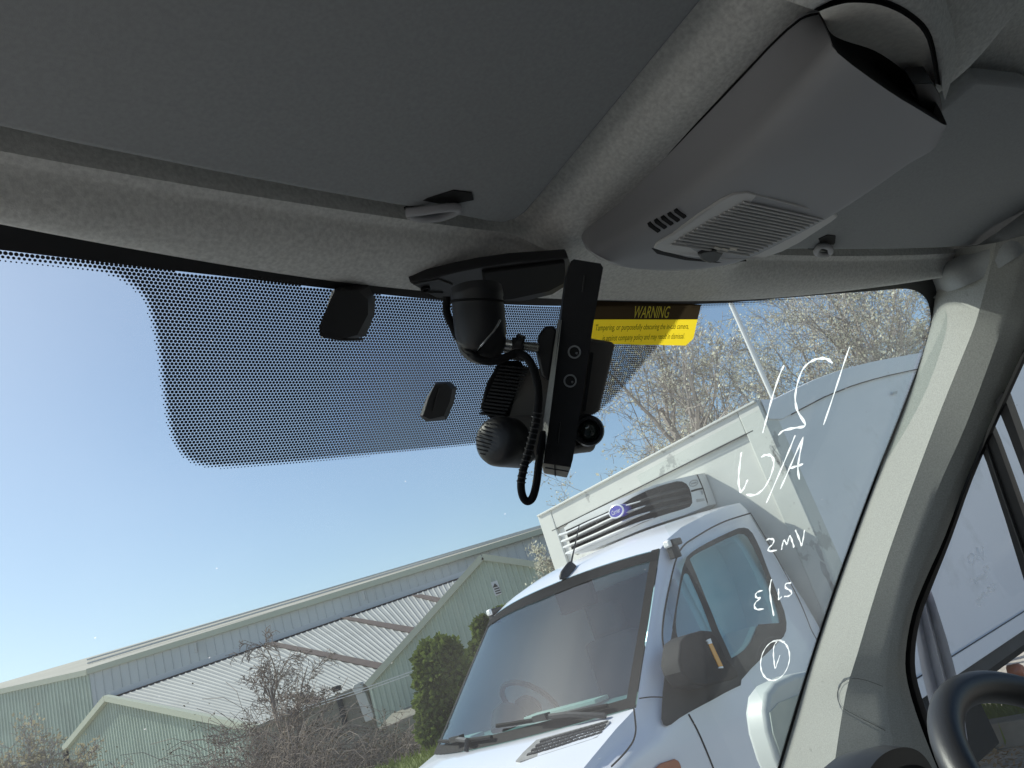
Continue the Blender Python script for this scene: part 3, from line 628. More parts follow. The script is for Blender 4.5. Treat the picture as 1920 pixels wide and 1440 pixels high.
mb = MB(); mb.prism([DP(*p, D2+.004) for p in [(1108, 660), (1113, 662), (1098, 770), (1092, 772)]], FWD*.004); obj('case_seam', mb, m_black, dc, sm=0)
ea, eb = DP(925, 826, D2-.012), DP(1106, 812, D2+.012); r1, r2 = 46*k2, 36*k2
mb = MB(); mb.revolve(ea+(eb-ea)*.0, eb, [(.10, r1*.5), (.12, r1*.9), (.24, r1*.95), (.55, r1*.9), (.85, r2*1.02), (.98, r2), (1.0, r2*.95)], 36); tb = obj('cross_tube', mb, m_cambody, dc, sm=50)
ln_ = (eb-ea).normalized(); toeye = (EYE-eb).normalized()
da = DP(930, 827, D2-.030); ax_ = (FWD*.80+CR*.58-CU*.12).normalized()
mb = MB(); mb.revolve(da-ax_*.006, da+ax_*.034, [(-.02, r1*.35), (0, r1*.72), (.08, r1*.90), (.2, r1*.985), (.35, r1), (1, r1)], 40); dr_ = obj('end_drum', mb, m_black, tb, sm=50)
uu = ax_.orthogonal().normalized(); vv = ax_.cross(uu)
for k in range(9):                                       # moulded ridges across the drum face
    o_ = -.8+.2*k; hw = (1-o_*o_)**.5*.80; mb = MB()
    mb.tube([da-ax_*(.0068-.006*(abs(o_)**2.4+abs(q)**2.4*.6)) + (CU*.9+CR*.3)*(r1*.8*o_) + (CR*.75-CU*.2)*(r1*q) for q in [hw*(2*j/10-1) for j in range(11)]], .0006, 5); obj('drum_ridge', mb, m_bracket, dr_)
lc = DP(1104, 808, D2-.018)
mb = MB(); mb.revolve(lc+FWD*.03, lc-FWD*.002, [(0, 29*k2), (.9, 29*k2), (1, 26*k2), (1.0, 21*k2), (.8, 19*k2)], 32); lr = obj('lens_barrel', mb, m_black, dc, sm=40)
mb = MB(); mb.revolve(lc+FWD*.006, lc-FWD*.001, [(0, 18*k2), (.6, 17*k2), (.9, 10*k2), (1, 3*k2)], 24); obj('lens_glass', mb, M('lens_coating', (.02, .03, .025), .05, coat=1.), lr, sm=60)
mb = MB()
for i in range(4): mb.prism([DP(x, y, D2-.014) for x, y in [(1082, 800+i*12), (1092, 797+i*12), (1093, 801+i*12), (1083, 805+i*12)]], FWD*.01)
obj('tube_rib', mb, m_cambody, tb, sm=0)
# bracket bar with holes
br = thing('bracket_bar', 'tall flat black bracket bar with two round holes hanging from the roof', 'bracket', WS(1070, 700), VROT)
D3 = .665; dz = lambda y: D3+.00006*(y-500)
front = [(1070, 490), (1076, 486), (1126, 494), (1131, 502), (1112, 610), (1092, 745), (1074, 862), (1070, 876), (1016, 868), (1022, 820), (1046, 640), (1062, 520)]
mb = MB(); fp = [DP(*p, dz(p[1])) for p in front]; back = [p+FWD*.030 for p in fp]
mb.grid([fp, back], cu=True); mb.poly(fp); mb.poly(back[::-1]); bb = obj('bar_body', mb, m_black, br, bevel=.0008)
side_px = [(1044, 600), (1040, 640), (1030, 700), (1022, 760), (1014, 820), (1010, 868), (1017, 869), (1022, 820), (1032, 745), (1042, 670), (1048, 620)]
fl = [(1046, 600), (1038, 655), (1030, 710), (1022, 765), (1015, 820), (1009, 868)]; frr = [(1053, 600), (1047, 655), (1040, 710), (1033, 765), (1026, 820), (1019, 868)]
mb = MB(); mb.grid([[DP(*p, D3+.030) for p in fl], [DP(*p, D3+.002) for p in frr]]); obj('bar_lit_side', mb, m_pillar, bb, sm=0)  # sunlit left side of the bar, painted in with a paler material
for hx, hy in ((1077, 660), (1069, 714)):
    c = DP(hx, hy, dz(hy)-.0008); kk = D3/FPX
    mb = MB(); mb.tube([c+(CR*cos(q)+CU*sin(q))*11*kk for q in [2*PI*j/24 for j in range(24)]], .0008, 6, closed=True); ho = obj('hole_rim', mb, m_rim, bb)
    mb = MB(); mb.revolve(c+FWD*.0004, c-FWD*.0002, [(0, 10.3*kk), (1, 10.3*kk)], 20); obj('hole', mb, m_void, ho)
    mb = MB(); mb.revolve(c+CR*.0018-CU*.001, c+CR*.0018-CU*.001-FWD*.0006, [(0, 2.6*kk), (1, 2.2*kk)], 10); obj('hole_bolt', mb, m_steel, ho)
for q in [(1096, 516, 1092, 548), (1050, 792, 1046, 830)]:
    mb = MB(); mb.tube([DP(q[0], q[1], dz(q[1])-.0008), DP(q[2], q[3], dz(q[3])-.0008)], .0007, 6); obj('bar_slot', mb, m_bracket, bb)
mb = MB(); mb.prism([DP(*p, D3+.024) for p in [(1014, 866), (1072, 872), (1063, 896), (1020, 888)]], FWD*.012); eb_ = obj('end_label', mb, m_paper, br, bevel=.0008)
mb = MB(); mb.tube([DP(1022, 877, D3+.0235), DP(1066, 884, D3+.0235)], .0005, 5); mb.tube([DP(1040, 872, D3+.0235), DP(1041, 893, D3+.0235)], .0005, 5); obj('label_line', mb, m_black, eb_)
# screw clamp between arm and bar
sc_ = thing('screw_clamp', 'small bright steel screw clamp between round arm and flat bar', 'clamp', WS(985, 660), VROT)
mb = MB(); mb.revolve(DP(940, 646, .69), DP(968, 650, .69), [(0, .0055), (1, .0055)], 14); mb.revolve(DP(945, 656, .688), DP(966, 658, .688), [(0, .0025), (1, .0025)], 10); obj('screw_sleeve', mb, m_steel, sc_)
pr = []
for i in range(16): pr += [(i/16, .0046), ((i+.5)/16, .0036)]
mb = MB(); mb.revolve(DP(972, 648, .69), DP(1012, 652, .69), pr, 14); obj('screw_thread', mb, m_steel, sc_, sm=0)
mb = MB(); mb.revolve(DP(963, 644, .688), DP(979, 650, .688), [(0, .0085), (.1, .0095), (.9, .0095), (1, .0085)], 18); mb.prism([DP(*p, .684) for p in [(960, 632), (980, 634), (982, 676), (960, 674)]], FWD*.02); obj('clamp_block', mb, m_black, sc_, bevel=.001)
mb = MB(); mb.prism([DP(*p, .70) for p in [(1022, 612), (1038, 610), (1044, 620), (1030, 715), (1016, 706), (1006, 660), (1010, 628)]], FWD*.018); obj('clamp_jaw', mb, m_black, sc_, bevel=.002)
# cables
mb = MB(); mb.tube(cat([DP(838, 556, .70), DP(838, 585, .70), DP(850, 615, .69), DP(868, 648, .675), DP(892, 670, .662), (DP(920, 678, .66)), DP(948, 670, .662), DP(972, 662, .665), DP(992, 676, .66), DP(1005, 706, .655), DP(1010, 745, .655), DP(1006, 785, .655), DP(996, 830, .655), DP(984, 870, .655), DP(977, 905, .655), DP(980, 930, .655), DP(989, 940, .655), DP(999, 932, .655), DP(1006, 905, .657), DP(1010, 870, .66), DP(1014, 840, .67), DP(1020, 812, .68)], 8), .0034, 10)
tag(obj('power_cable', mb, m_rub, sm=60), 'black cable looping down from the round arm past the bracket', 'cable')
pts = cat([DP(1000, 800, .653), DP(992, 835, .6515), DP(982, 872, .6515), DP(978, 905, .6515)], 6)
mb = MB(); N = 220
P0 = cat([DP(1008, 770, .655), DP(1002, 800, .655), DP(994, 835, .655), DP(984, 870, .655), DP(977, 905, .655)], 40)
mb.tube([p+(CR*cos(i*.55)+FWD*sin(i*.55))*.0036 for i, p in enumerate(P0)], .0006, 5); tag(obj('cable_wrap', mb, m_bracket, sm=60), 'braided wrap wound round the lower loop of the black cable', 'cable wrap')
# a stray hair on the pillar
hp = [(1655, 1287), (1625, 1276), (1600, 1272), (1582, 1278), (1572, 1292), (1570, 1308), (1578, 1325), (1598, 1338), (1625, 1352), (1660, 1370)]
def onpil(x, y):
    n = len(E0); yy = y
    for i in range(n-1):
        ya, yb = [E0[i+k][1]+(x-E0[i+k][0])*((E2[i+k][1]-E0[i+k][1])/(E2[i+k][0]-E0[i+k][0])) for k in (0, 1)]
        if ya <= y < yb: break
    f = (y-ya)/(yb-ya); e = [Vector(a[i]).lerp(Vector(a[i+1]), f) for a in (E0, E1, E2)]; P = [PR[i][k].lerp(PR[i+1][k], f) for k in range(3)]
    if x < e[1].x: g = (x-e[0].x)/(e[1].x-e[0].x); r = (P[0]-EYE).length*(1-g)+(P[1]-EYE).length*g
    else: g = min((x-e[1].x)/(e[2].x-e[1].x), 1); r = (P[1]-EYE).length*(1-g)+(P[2]-EYE).length*g
    return EYE+ray(x, y)*(r-.004)
mb = MB(); mb.tube([onpil(*p) for p in cat(hp, 6)], .00045, 5); tag(obj('hair_strand', mb, m_bracket, sm=60), 'thin dark hair curled on the sunlit pillar above the wheel', 'hair')
# ------------------------------------------------------------------ the refrigerated lorry
TY, TX0, TY0 = .7745, -1.366, 3.721
TB, TN = Vector((cos(TY), sin(TY), 0)), Vector((sin(TY), -cos(TY), 0))
def T(x, y, z): return Vector((TX0, TY0, 0)) + TB*x + TN*y + ZV*z         # back, near side, up
def TC(P): q = P-Vector((TX0, TY0, 0)); return q.dot(TB), q.dot(TN), P.z
tr = thing('refrigerated_truck', 'white box lorry with blue grey windows and a fridge unit above its cab', 'truck', T(3, 0, 0), TY)
def ysd(z): return .955 if z < 1.25 else .955-.12*(z-1.25)/1.03
def fT(sh=0.): return lambda P: TC(P)[1]-(ysd(TC(P)[2])+sh)
def TS(px, py, sh=0.): return hit(px, py, fT(sh), 1.5, 30)
def fX(x): return lambda P: TC(P)[0]-x
def TX(px, py, x): return hit(px, py, fX(x), 1.5, 30)
xt, zt, wt, xb, zb, wb_, bx, bw, Zt, Zb = 1.805, 2.126, .79, 1.165, 1.462, .864, 2.82, 1.10, 2.822, .93
U = [2*j/12-1 for j in range(13)]
def sect(x, ze, we, crown, bow, zc=None):
    s = []
    for z in (.38, .6, .9, 1.15, 1.25): s.append((x, .955 if x > .5 else .955-.25*(.5-x)**1.2, min(z, ze-.06)))
    k = [1.28, 1.35, 1.42, 1.5, 1.6, 1.75, 1.9, 2.0, 2.1, 2.2]
    side = []
    for i in range(8):
        f = i/7; z = 1.26+(ze-.03-1.26)*f if ze > 1.35 else min(1.25, ze-.06)+(ze-.03-min(1.25, ze-.06))*f
        y = ysd(z); y = y+(we+.012-ysd(ze))*smooth(.3, 1, f); side.append((x, y, z))
    near = s+side
    arch = [(x-bow*(1-u*u), -u*we, ze+crown*(1-abs(u)**2.6)) for u in U]
    far = [(a, -b, c) for a, b, c in near[::-1]]
    return near+arch+far
secs = [(.0, .95, .80, .02, .0), (.06, 1.06, .80, .03, .1), (.25, 1.15, .82, .05, .17), (.6, 1.27, .85, .055, .19), (1.0, 1.415, .865, .05, .19), (xb, zb, wb_, .0, .19), (1.32, 1.623, .845, .01, .18), (1.48, 1.789, .83, .02, .17), (1.64, 1.955, .81, .03, .16), (xt, zt, wt, .035, .15), (1.90, 2.17, .785, .05, .12), (2.05, 2.215, .785, .06, .08), (2.3, 2.255, .785, .06, .03), (2.55, 2.28, .785, .055, 0), (2.68, 2.285, .785, .055, 0), (2.72, 2.262, .775, .05, 0), (2.73, 2.20, .76, .05, 0)]
allr = [[T(*p) for p in sect(*s)] for s in secs]
n = len(allr[0]); mb = MB(); mb.v = [p for r in allr for p in r]
for i in range(len(secs)-1):
    for j in range(n-1):
        if 5 <= i < 9 and 13 <= j < 13+12: continue          # windscreen opening
        mb.f.append((i*n+j, i*n+j+1, (i+1)*n+j+1, (i+1)*n+j))
mb.f.append(tuple(range(n))); mb.f.append(tuple((len(secs)-1)*n+j for j in reversed(range(n))))
CABV = BVHTree.FromPolygons(mb.v, mb.f); cb = obj('cab_body', mb, m_white, tr, sm=32)
arch = lambda i, f=1.: [T(p[0], p[1], p[2]) for p in sect(*secs[i])[13:26]]
wr = [arch(i) for i in range(5, 10)]
off = (-TB*.6+ZV*.5).normalized()
fine = []
for i in range(4):
    for k in range(4): fine.append([a.lerp(b, k/4) for a, b in zip(wr[i], wr[i+1])])
fine.append(wr[4])
fine2 = []
for r in fine:
    q = []
    for j in range(12): q += [r[j].lerp(r[j+1], k/3) for k in range(3)]
    fine2.append(q+[r[12]])
twg = obj('truck_windscreen', MB().grid([[p+off*.004 for p in r] for r in fine2]), m_tscreen, tr, sm=60)
mb = MB(); nr, nc = len(fine2), len(fine2[0])
for i in range(nr-1):
    for j in range(nc-1):
        if j < 1 or j >= nc-1-1 or i < 1:
            mb.poly([fine2[i][j]+off*.007, fine2[i][j+1]+off*.007, fine2[i+1][j+1]+off*.007, fine2[i+1][j]+off*.007])
obj('screen_border', mb, m_rub, twg, sm=0)
def onscr(u, v, o=.012):                # u across -1..1 (far to near), v up
    a = (1-u)/2*(nc-1); b = v*(nr-1); j = min(int(a), nc-2); i = min(int(b), nr-2); fa, fb = a-j, b-i
    # columns run far(-u*we): index 0 is near side positive y
    p = fine2[i][j].lerp(fine2[i][j+1], fa); q = fine2[i+1][j].lerp(fine2[i+1][j+1], fa); return p.lerp(q, fb)+off*o
mb = MB(); mb.grid([[onscr(u/10, .985, .009) for u in range(-10, 11)], [onscr(u/10, .90+.02*abs(u/10), .009) for u in range(-10, 11)]]); obj('sun_strip', mb, m_dark, twg, sm=60)
# wipers
for u0, u1, nm in ((.86, .02, 0), (.0, -.86, 1)):
    mb = MB(); pth = [onscr(u0+(u1-u0)*k/10, .035+.05*sin(PI*k/10)*0+.006*k*(1-nm*.3), .028) for k in range(11)]
    mb.tube(pth, .011, 6); wp = obj('wiper', mb, m_rub, tr)
    mb = MB(); um = (u0+u1)/2; mb.tube([onscr(um-.12*(1 if nm else -1)+.3, -.02, .03), onscr(um+.2, .03, .055), onscr(um, .06, .045)], .014, 6); mb.box(onscr(um, .062, .045), TN*.05, TB*.018, ZV*.014); obj('wiper_arm', mb, m_black, wp)
# cowl strip under the glass
# mirror triangle + window surround on the near side
Zt1 = lambda *p: z2(p, 1180, 940, 4.8); Zt2 = lambda *p: z2(p, 1180, 1160, 5.05)
sur = Zt1((516, 500), (556, 462), (620, 418), (700, 372), (800, 322), (900, 276), (975, 243), (1030, 236), (1070, 246), (1110, 288), (1145, 355), (1180, 430), (1235, 580), (1290, 720), (1345, 860), (1395, 990), (1415, 1090), (1412, 1160), (1392, 1210)) + Zt2((1462, 168), (1370, 265), (1260, 368), (1150, 478), (1062, 578), (1056, 630), (1000, 655), (900, 705), (800, 762), (680, 825), (560, 890), (470, 945), (400, 1000), (355, 1018), (320, 1002), (303, 950), (306, 860), (315, 700), (332, 560), (350, 430), (380, 260), (410, 100)) + Zt1((385, 1150), (405, 1020), (432, 850), (455, 720), (480, 600))
def pane(name, px, mat, par, o=.008):
    mb = MB(); mb.poly([TS(*p, o) for p in px]); return obj(name, mb, mat, par, sm=0)
main = Zt1((543, 520), (575, 490), (620, 462), (740, 402), (870, 338), (980, 293), (1030, 296), (1062, 322), (1110, 405), (1165, 520), (1220, 650), (1275, 800), (1330, 960), (1352, 1050), (1358, 1095), (1260, 1100), (1160, 1108), (1140, 1155), (1120, 1205), (1085, 1275), (1040, 1332), (980, 1378), (920, 1412), (870, 1300), (800, 1150), (750, 1020), (700, 900), (650, 775), (600, 650), (570, 585))
qp = Zt1((490, 662), (502, 650), (520, 650), (535, 665), (560, 720), (600, 810), (640, 900), (690, 1030), (742, 1172), (700, 1168), (640, 1162), (560, 1190), (500, 1225), (462, 1262), (440, 1240), (424, 1180), (418, 1090), (430, 960), (450, 850), (470, 740))
def framed(outer, holes, surf, th):
    P3 = [[surf(*p) for p in outer]]+[[surf(*p) for p in h] for h in holes]
    P2 = [[Vector((p[0], p[1], 0)) for p in outer]]+[[Vector((p[0], p[1], 0)) for p in h] for h in holes]
    fl = [p for l in P3 for p in l]; tri = tessellate_polygon(P2); mb = MB(); mb.add(fl, [tuple(t) for t in tri]); return mb
mb = framed(sur, [main, qp], lambda x, y: TS(x, y, .006), 0)
dw = obj('window_surround', mb, m_bplast, tr, sm=0)
pane('door_glass', main, m_tglass, dw, .002); pane('quarter_glass', qp, m_tglass, dw, .002)
# cut the cab skin where the panes are: delete skin faces lying wholly behind glass by rebuilding as a boolean
def prism_obj(px):
    mb = MB(); mb.prism([TS(*p, .05) for p in px], TN*-.22); o = obj('cutter', mb, m_white, None, sm=0); return o
for px_ in (main, qp):
    c = prism_obj(px_); bm_ = cb.modifiers.new('cut', 'BOOLEAN'); bm_.operation = 'DIFFERENCE'; bm_.solver = 'EXACT'; bm_.object = c
    bpy.context.view_layer.update(); dg = bpy.context.evaluated_depsgraph_get(); me = bpy.data.meshes.new_from_object(cb.evaluated_get(dg)); cb.modifiers.clear(); cb.data = me; bpy.data.objects.remove(c)
# door seams
def seam(px, par, r=.0045, sh=.001):
    mb = MB(); mb.tube([TS(*p, sh) for p in cat(px, 4)], r, 5); return obj('panel_gap', mb, m_rub, par)
seam(Zt1((1090, 106), (900, 165), (790, 212), (700, 260), (560, 345), (500, 388), (450, 455), (415, 540), (390, 630), (370, 720), (340, 860), (320, 970), (303, 1100), (297, 1200), (305, 1290), (330, 1420)), cb)
seam(Zt1((1090, 106), (1200, 285), (1300, 460), (1400, 640), (1500, 830), (1560, 960), (1600, 1060), (1640, 1160), (1690, 1250)), cb, .0025)
seam(Zt2((560, 905), (640, 1050), (720, 1230), (800, 1430), (840, 1540)), cb)
seam(Zt2((95, 755), (200, 742), (312, 744)), cb, .003)
seam(Zt2((42, 850), (55, 960), (60, 1060), (30, 1170), (-60, 1290), (-170, 1400)), cb, .004)
# door mirror head and orange repeater
mh = Zt2((490, 215), (510, 185), (560, 145), (640, 122), (720, 114), (770, 124), (815, 150), (870, 240), (925, 370), (985, 440), (1030, 500), (1040, 545), (980, 580), (860, 605), (740, 640), (600, 620), (500, 500), (470, 400))
mb = MB(); mb.prism([TS(*p, .16) for p in mh], TN*-.12); mr = obj('door_mirror', mb, m_mirrorhead, tr, bevel=.03, seg=4)
mb = MB(); mb.bar(TS(1330, 1268, .01), TS(1315, 1240, .08), .04, TB, .03); obj('mirror_arm', mb, m_black, mr, bevel=.008)
mb = MB(); mb.prism([TS(*p, .164) for p in Zt2((752, 240), (785, 232), (850, 370), (888, 450), (850, 455), (822, 395))], TN*-.01); obj('mirror_indicator', mb, m_amber, mr)
mb = MB(); mb.prism([TS(*p, .166) for p in Zt2((730, 212), (742, 196), (770, 186), (786, 232), (752, 240), (748, 218))], TN*-.01); obj('indicator_end', mb, m_clear, mr)
mb = MB(); mb.prism([TS(*p, .166) for p in Zt2((850, 456), (888, 450), (892, 468), (850, 470))], TN*-.01); obj('indicator_end', mb, m_clear, mr)
mb = MB(); mb.prism([TS(*p, .016) for p in Zt2((255, 1410), (300, 1370), (432, 1325), (470, 1345), (490, 1385), (500, 1440), (300, 1480), (250, 1450))], TN*-.01); obj('side_repeater', mb, m_orange, tr, bevel=.006)
# roof marker lamps, aerial
for px_ in ((1263, 1012), (922, 1144)):
    if px_[0] > 1000: c = TS(1262, 1018, .0)
    else: c = T(1.86, -.80, 2.17)
    mb = MB(); mb.box(c, TB*.045, TN*.03, ZV*.018); ml = obj('marker_lamp', mb, m_black, tr, bevel=.008)
    mb = MB(); mb.box(c-TB*.045, TB*.015, TN*.024, ZV*.02); obj('lamp_lens', mb, m_clear, ml, bevel=.01)
    mb = MB(); mb.box(c-TB*.02-ZV*.05, TB*.03, TN*.02, ZV*.03); obj('lamp_foot', mb, m_bplast, ml, bevel=.004)
ap = CABV.ray_cast(EYE, ray(1068, 1074))[0]
mb = MB(); r = [[ap+TB*(.085*cos(a)*s_+.035*(1-s_))+TN*(.028*sin(a)*s_)+ZV*h_*.6 for a in [2*PI*k/16 for k in range(16)]] for s_, h_ in ((1.05, -.04), (1, .0), (.8, .035), (.45, .075), (.25, .095), (.1, .105))]
mb.grid(r, cu=True); ae = obj('roof_aerial', mb, m_black, tr, sm=50)
mb = MB(); mb.tube([ap+TB*.035+ZV*.05, hit(1086, 985, lambda P: TC(P)[0]-(TC(ap)[0]+.14), 2, 20)], [.006, .003], 6); obj('aerial_rod', mb, m_black, ae)
# bonnet grille
def fB(P):
    x, y, z = TC(P); u = min(abs(y)/.84, 1); col = lambda k, q: lin(q, [s_[0] for s_ in secs[:6]], [s_[k] for s_ in secs[:6]])
    q = x+col(4, x+.15)*(1-u*u); return z-(col(1, q)+col(3, q)*(1-u**2.6)+.006)
gp = z2([(600, 1392), (650, 1335), (740, 1250), (900, 1205), (1225, 1115), (1234, 1128), (1195, 1180), (1150, 1232), (1000, 1280), (630, 1396)], 800, 1040, 3.6)
mb = MB(); mb.prism([hit(*p, fB, 1.5, 12) for p in gp], ZV*-.03); bg_ = obj('bonnet_grille', mb, m_grille, tr, sm=0)
mb = MB()
ga, gb, gc, gd = (z2([q], 800, 1040, 3.6)[0] for q in ((640, 1378), (1160, 1220), (760, 1256), (1205, 1130)))
for r_ in range(4):
    for k in range(13):
        f = (k+.5)/13; h_ = (r_+.5)/4
        p = Vector(ga).lerp(Vector(gb), f).lerp(Vector(gc).lerp(Vector(gd), f), h_); q = p+Vector((9, -3)); s2 = Vector((3.2, -5))
        mb.prism([hit(*(c_), fB, 1.5, 12)+ZV*.003 for c_ in (p, q, q+s2*.7, p+s2*.7)], ZV*-.01)
obj('grille_slot', mb, m_bplast, bg_, sm=0)
# cab interior seen through the glass
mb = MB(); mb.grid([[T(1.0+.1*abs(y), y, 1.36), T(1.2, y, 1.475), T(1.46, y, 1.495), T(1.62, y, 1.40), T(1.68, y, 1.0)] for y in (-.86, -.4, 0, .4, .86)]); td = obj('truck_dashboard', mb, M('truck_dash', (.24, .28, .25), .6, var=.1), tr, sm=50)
m_pap = M('pale_paper', (.60, .55, .45), .8)
for c_, hw_ in ((T(1.40, .12, 1.51), .30), (T(1.24, -.60, 1.50), .11)): mb = MB(); mb.box(c_, TB*.05, TN*hw_, ZV*.011); obj('paper_stack', mb, m_pap, td, bevel=.004)
wc = T(1.62, -.42, 1.56); wn2 = (TB*.8+ZV*.6).normalized(); wu2 = TN; wv2 = wn2.cross(wu2)
mb = MB(); mb.tube([wc+(wu2*cos(a)+wv2*sin(a))*.19 for a in [2*PI*k/40 for k in range(40)]], .016, 8, closed=True); mb.revolve(wc-wn2*.03, wc+wn2*.01, [(0, .09), (1, .07)], 20); obj('truck_steering_wheel', mb, m_rub, tr)
mb = MB(); mb.revolve(T(1.34, -.36, 1.46), T(1.44, -.36, 1.60), [(0, .09), (.6, .10), (.9, .07), (1, .02)], 20); obj('dash_pod', mb, m_rub, td, sm=60)
for y in (-.42, .42):
    mb = MB(); mb.box(T(2.2, y, 1.12), TB*.24, TN*.24, ZV*.08); mb.box(T(2.46, y, 1.45), TB*.07, TN*.235, ZV*.34); ts_ = obj('truck_seat', mb, m_seat, tr, bevel=.05, seg=3)
    mb = MB(); mb.box(T(2.48, y, 1.90), TB*.05, TN*.14, ZV*.10); obj('headrest', mb, m_seat, ts_, bevel=.04, seg=3)
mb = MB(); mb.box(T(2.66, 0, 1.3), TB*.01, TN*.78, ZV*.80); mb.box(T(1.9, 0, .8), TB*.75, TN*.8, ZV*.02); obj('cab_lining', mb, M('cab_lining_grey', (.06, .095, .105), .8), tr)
mb = MB(); mb.box(T(1.86-.05, .05, 2.08), TB*.02, TN*.16, ZV*.10); obj('mirror_pod', mb, m_rub, twg, bevel=.015)
# --------------------------------------------------- box body
LB = 9.2
fBS = lambda P: TC(P)[1]-bw
def bxz(px): return [(lambda q: (q[0], q[2]))(TC(hit(*p, fBS, 2, 30))) for p in px]
tpl = bxz([(1444, 755), (1478, 738), (1526, 715), (1581, 695), (1636, 681), (1722, 665)])
tpl = [(bx, Zt)]+[q for q in tpl if q[0] > bx+.05]; TOPX, TOPZ = [q[0] for q in tpl]+[LB], [q[1] for q in tpl]+[tpl[-1][1]+.25]
def ztop(x, o=0): return lin(x, TOPX, TOPZ)+o
xsB = [bx+(LB-bx)*(k/24)**1.5 for k in range(25)]
mb = MB(); mb.grid([[T(x, -bw, Zb), T(x, -bw, ztop(x)), T(x, bw, ztop(x)), T(x, bw, Zb)] for x in xsB], cu=True)
mb.poly([T(bx, -bw, Zb), T(bx, -bw, Zt), T(bx, bw, Zt), T(bx, bw, Zb)]); mb.poly([T(LB, bw, Zb), T(LB, bw, ztop(LB)), T(LB, -bw, ztop(LB)), T(LB, -bw, Zb)]); box_ = obj('box_body', mb, m_grpw, tr, bevel=.012)
mb = MB(); mb.grid([[T(x, bw+.006, Zb+.09), T(x, bw+.006, ztop(x, -.10))] for x in xsB[1:]]); obj('side_panel', mb, m_side, box_)
mb = MB()
mb.box(T(bx-.010, 0, Zt-.075), TB*.010, TN*(bw-.155), ZV*.075); mb.box(T(bx-.008, 0, Zt+.004), TB*.03, TN*bw, ZV*.008); obj('front_rail', mb, m_trimw, box_, bevel=.004)
for s_ in (-1, 1):
    mb = MB(); mb.box(T(bx-.012, s_*(bw-.072), (Zt+Zb)/2), TB*.012, TN*.08, ZV*((Zt-Zb)/2+.004)); mb.box(T(bx+.05, s_*(bw+.007), (Zt+Zb)/2), TB*.07, TN*.006, ZV*((Zt-Zb)/2+.004)); ct = obj('corner_trim', mb, m_trimw, box_, bevel=.006, seg=3)
    rg = random.Random(5+s_)
    for k in range(12):                                       # scuffs where the paint has worn off the corner
        z = Zt-.22-1.35*rg.random(); h_ = .02+.06*rg.random(); yy = s_*(bw-.03+.02*rg.random()); ww = .008+.016*rg.random(); mb = MB()
        mb.poly([T(bx-.0262, yy+ww*cos(a)*(.6+.5*rg.random()), z+h_*sin(a)*(.6+.5*rg.random())) for a in [2*PI*j/11 for j in range(11)]]); obj('worn_patch', mb, m_worn, ct, sm=0)
mb = MB(); mb.grid([[T(x, bw+.002, ztop(x, .012)), T(x, bw+.020, ztop(x, .008)), T(x, bw+.022, ztop(x, -.02)), T(x, bw+.020, ztop(x, -.125)), T(x, bw+.002, ztop(x, -.13))] for x in xsB]); obj('top_rail', mb, m_side, box_, sm=40)
mb = MB(); mb.box(T((bx+LB)/2, bw+.012, Zb+.05), TB*((LB-bx)/2), TN*.010, ZV*.05); obj('bottom_rail', mb, m_side, box_, bevel=.004)
for pth in ([T(x, bw+.021, ztop(x, -.130)) for x in xsB[3:]], [T(bx+.12, bw+.022, Zb+.105), T(LB-.1, bw+.022, Zb+.105)], [T(bx-.022, -bw+.1, Zt-.152), T(bx-.022, bw-.1, Zt-.152)]):
    mb = MB(); mb.tube(pth, .004, 5); obj('rail_joint', mb, m_bplast, box_)
mb = MB(); mb.prism([hit(*p, lambda P: TC(P)[1]-(bw+.022), 2, 30) for p in [(1674, 735), (1683, 733), (1682, 738), (1673, 740)]], TN*.001); obj('small_plate', mb, m_worn, box_, sm=0)
# tall thin rod standing behind the box
# chassis, wheels, marker lamp
mb = MB(); mb.box(T(4.9, .42, .68), TB*4.2, TN*.05, ZV*.12); mb.box(T(4.9, -.42, .68), TB*4.2, TN*.05, ZV*.12)
for x in (3.3, 4.4, 5.5, 7, 8.2): mb.box(T(x, 0, .86), TB*.05, TN*1.0, ZV*.06)
mb.box(T(4.0, .62, .55), TB*.45, TN*.20, ZV*.22); obj('chassis', mb, m_dark, tr, bevel=.01)
mb = MB(); mb.box(T((bx+LB)/2, bw-.06, Zb-.05), TB*((LB-bx)/2), TN*.03, ZV*.045); obj('skirt_rail', mb, m_bplast, tr)
for x in (1.0, 6.4):
    for s_ in (-1, 1):
        mb = MB(); c = T(x, s_*.86, .36); prof = [(0, .2), (0, .33), (.12, .36), (.88, .36), (1, .33), (1, .22)]
        mb.revolve(c-TN*.11, c+TN*.11, prof, 36); wh = obj('wheel', mb, m_rub, tr, sm=40)
        mb = MB(); mb.revolve(c-TN*.10*s_, c+TN*.10*s_, [(0, .2), (.9, .2), (.8, .15), (.95, .08), (1.02, .05)], 24); obj('rim', mb, m_galv, wh, sm=40)
mlp = hit(1911, 1258, lambda P: TC(P)[1]-(bw+.0), 2, 30)
mb = MB(); mb.revolve(mlp-TN*.06, mlp+TN*.03, [(0, .05), (.8, .05), (1, .035)], 20); obj('side_marker', mb, m_orange, tr, sm=50)
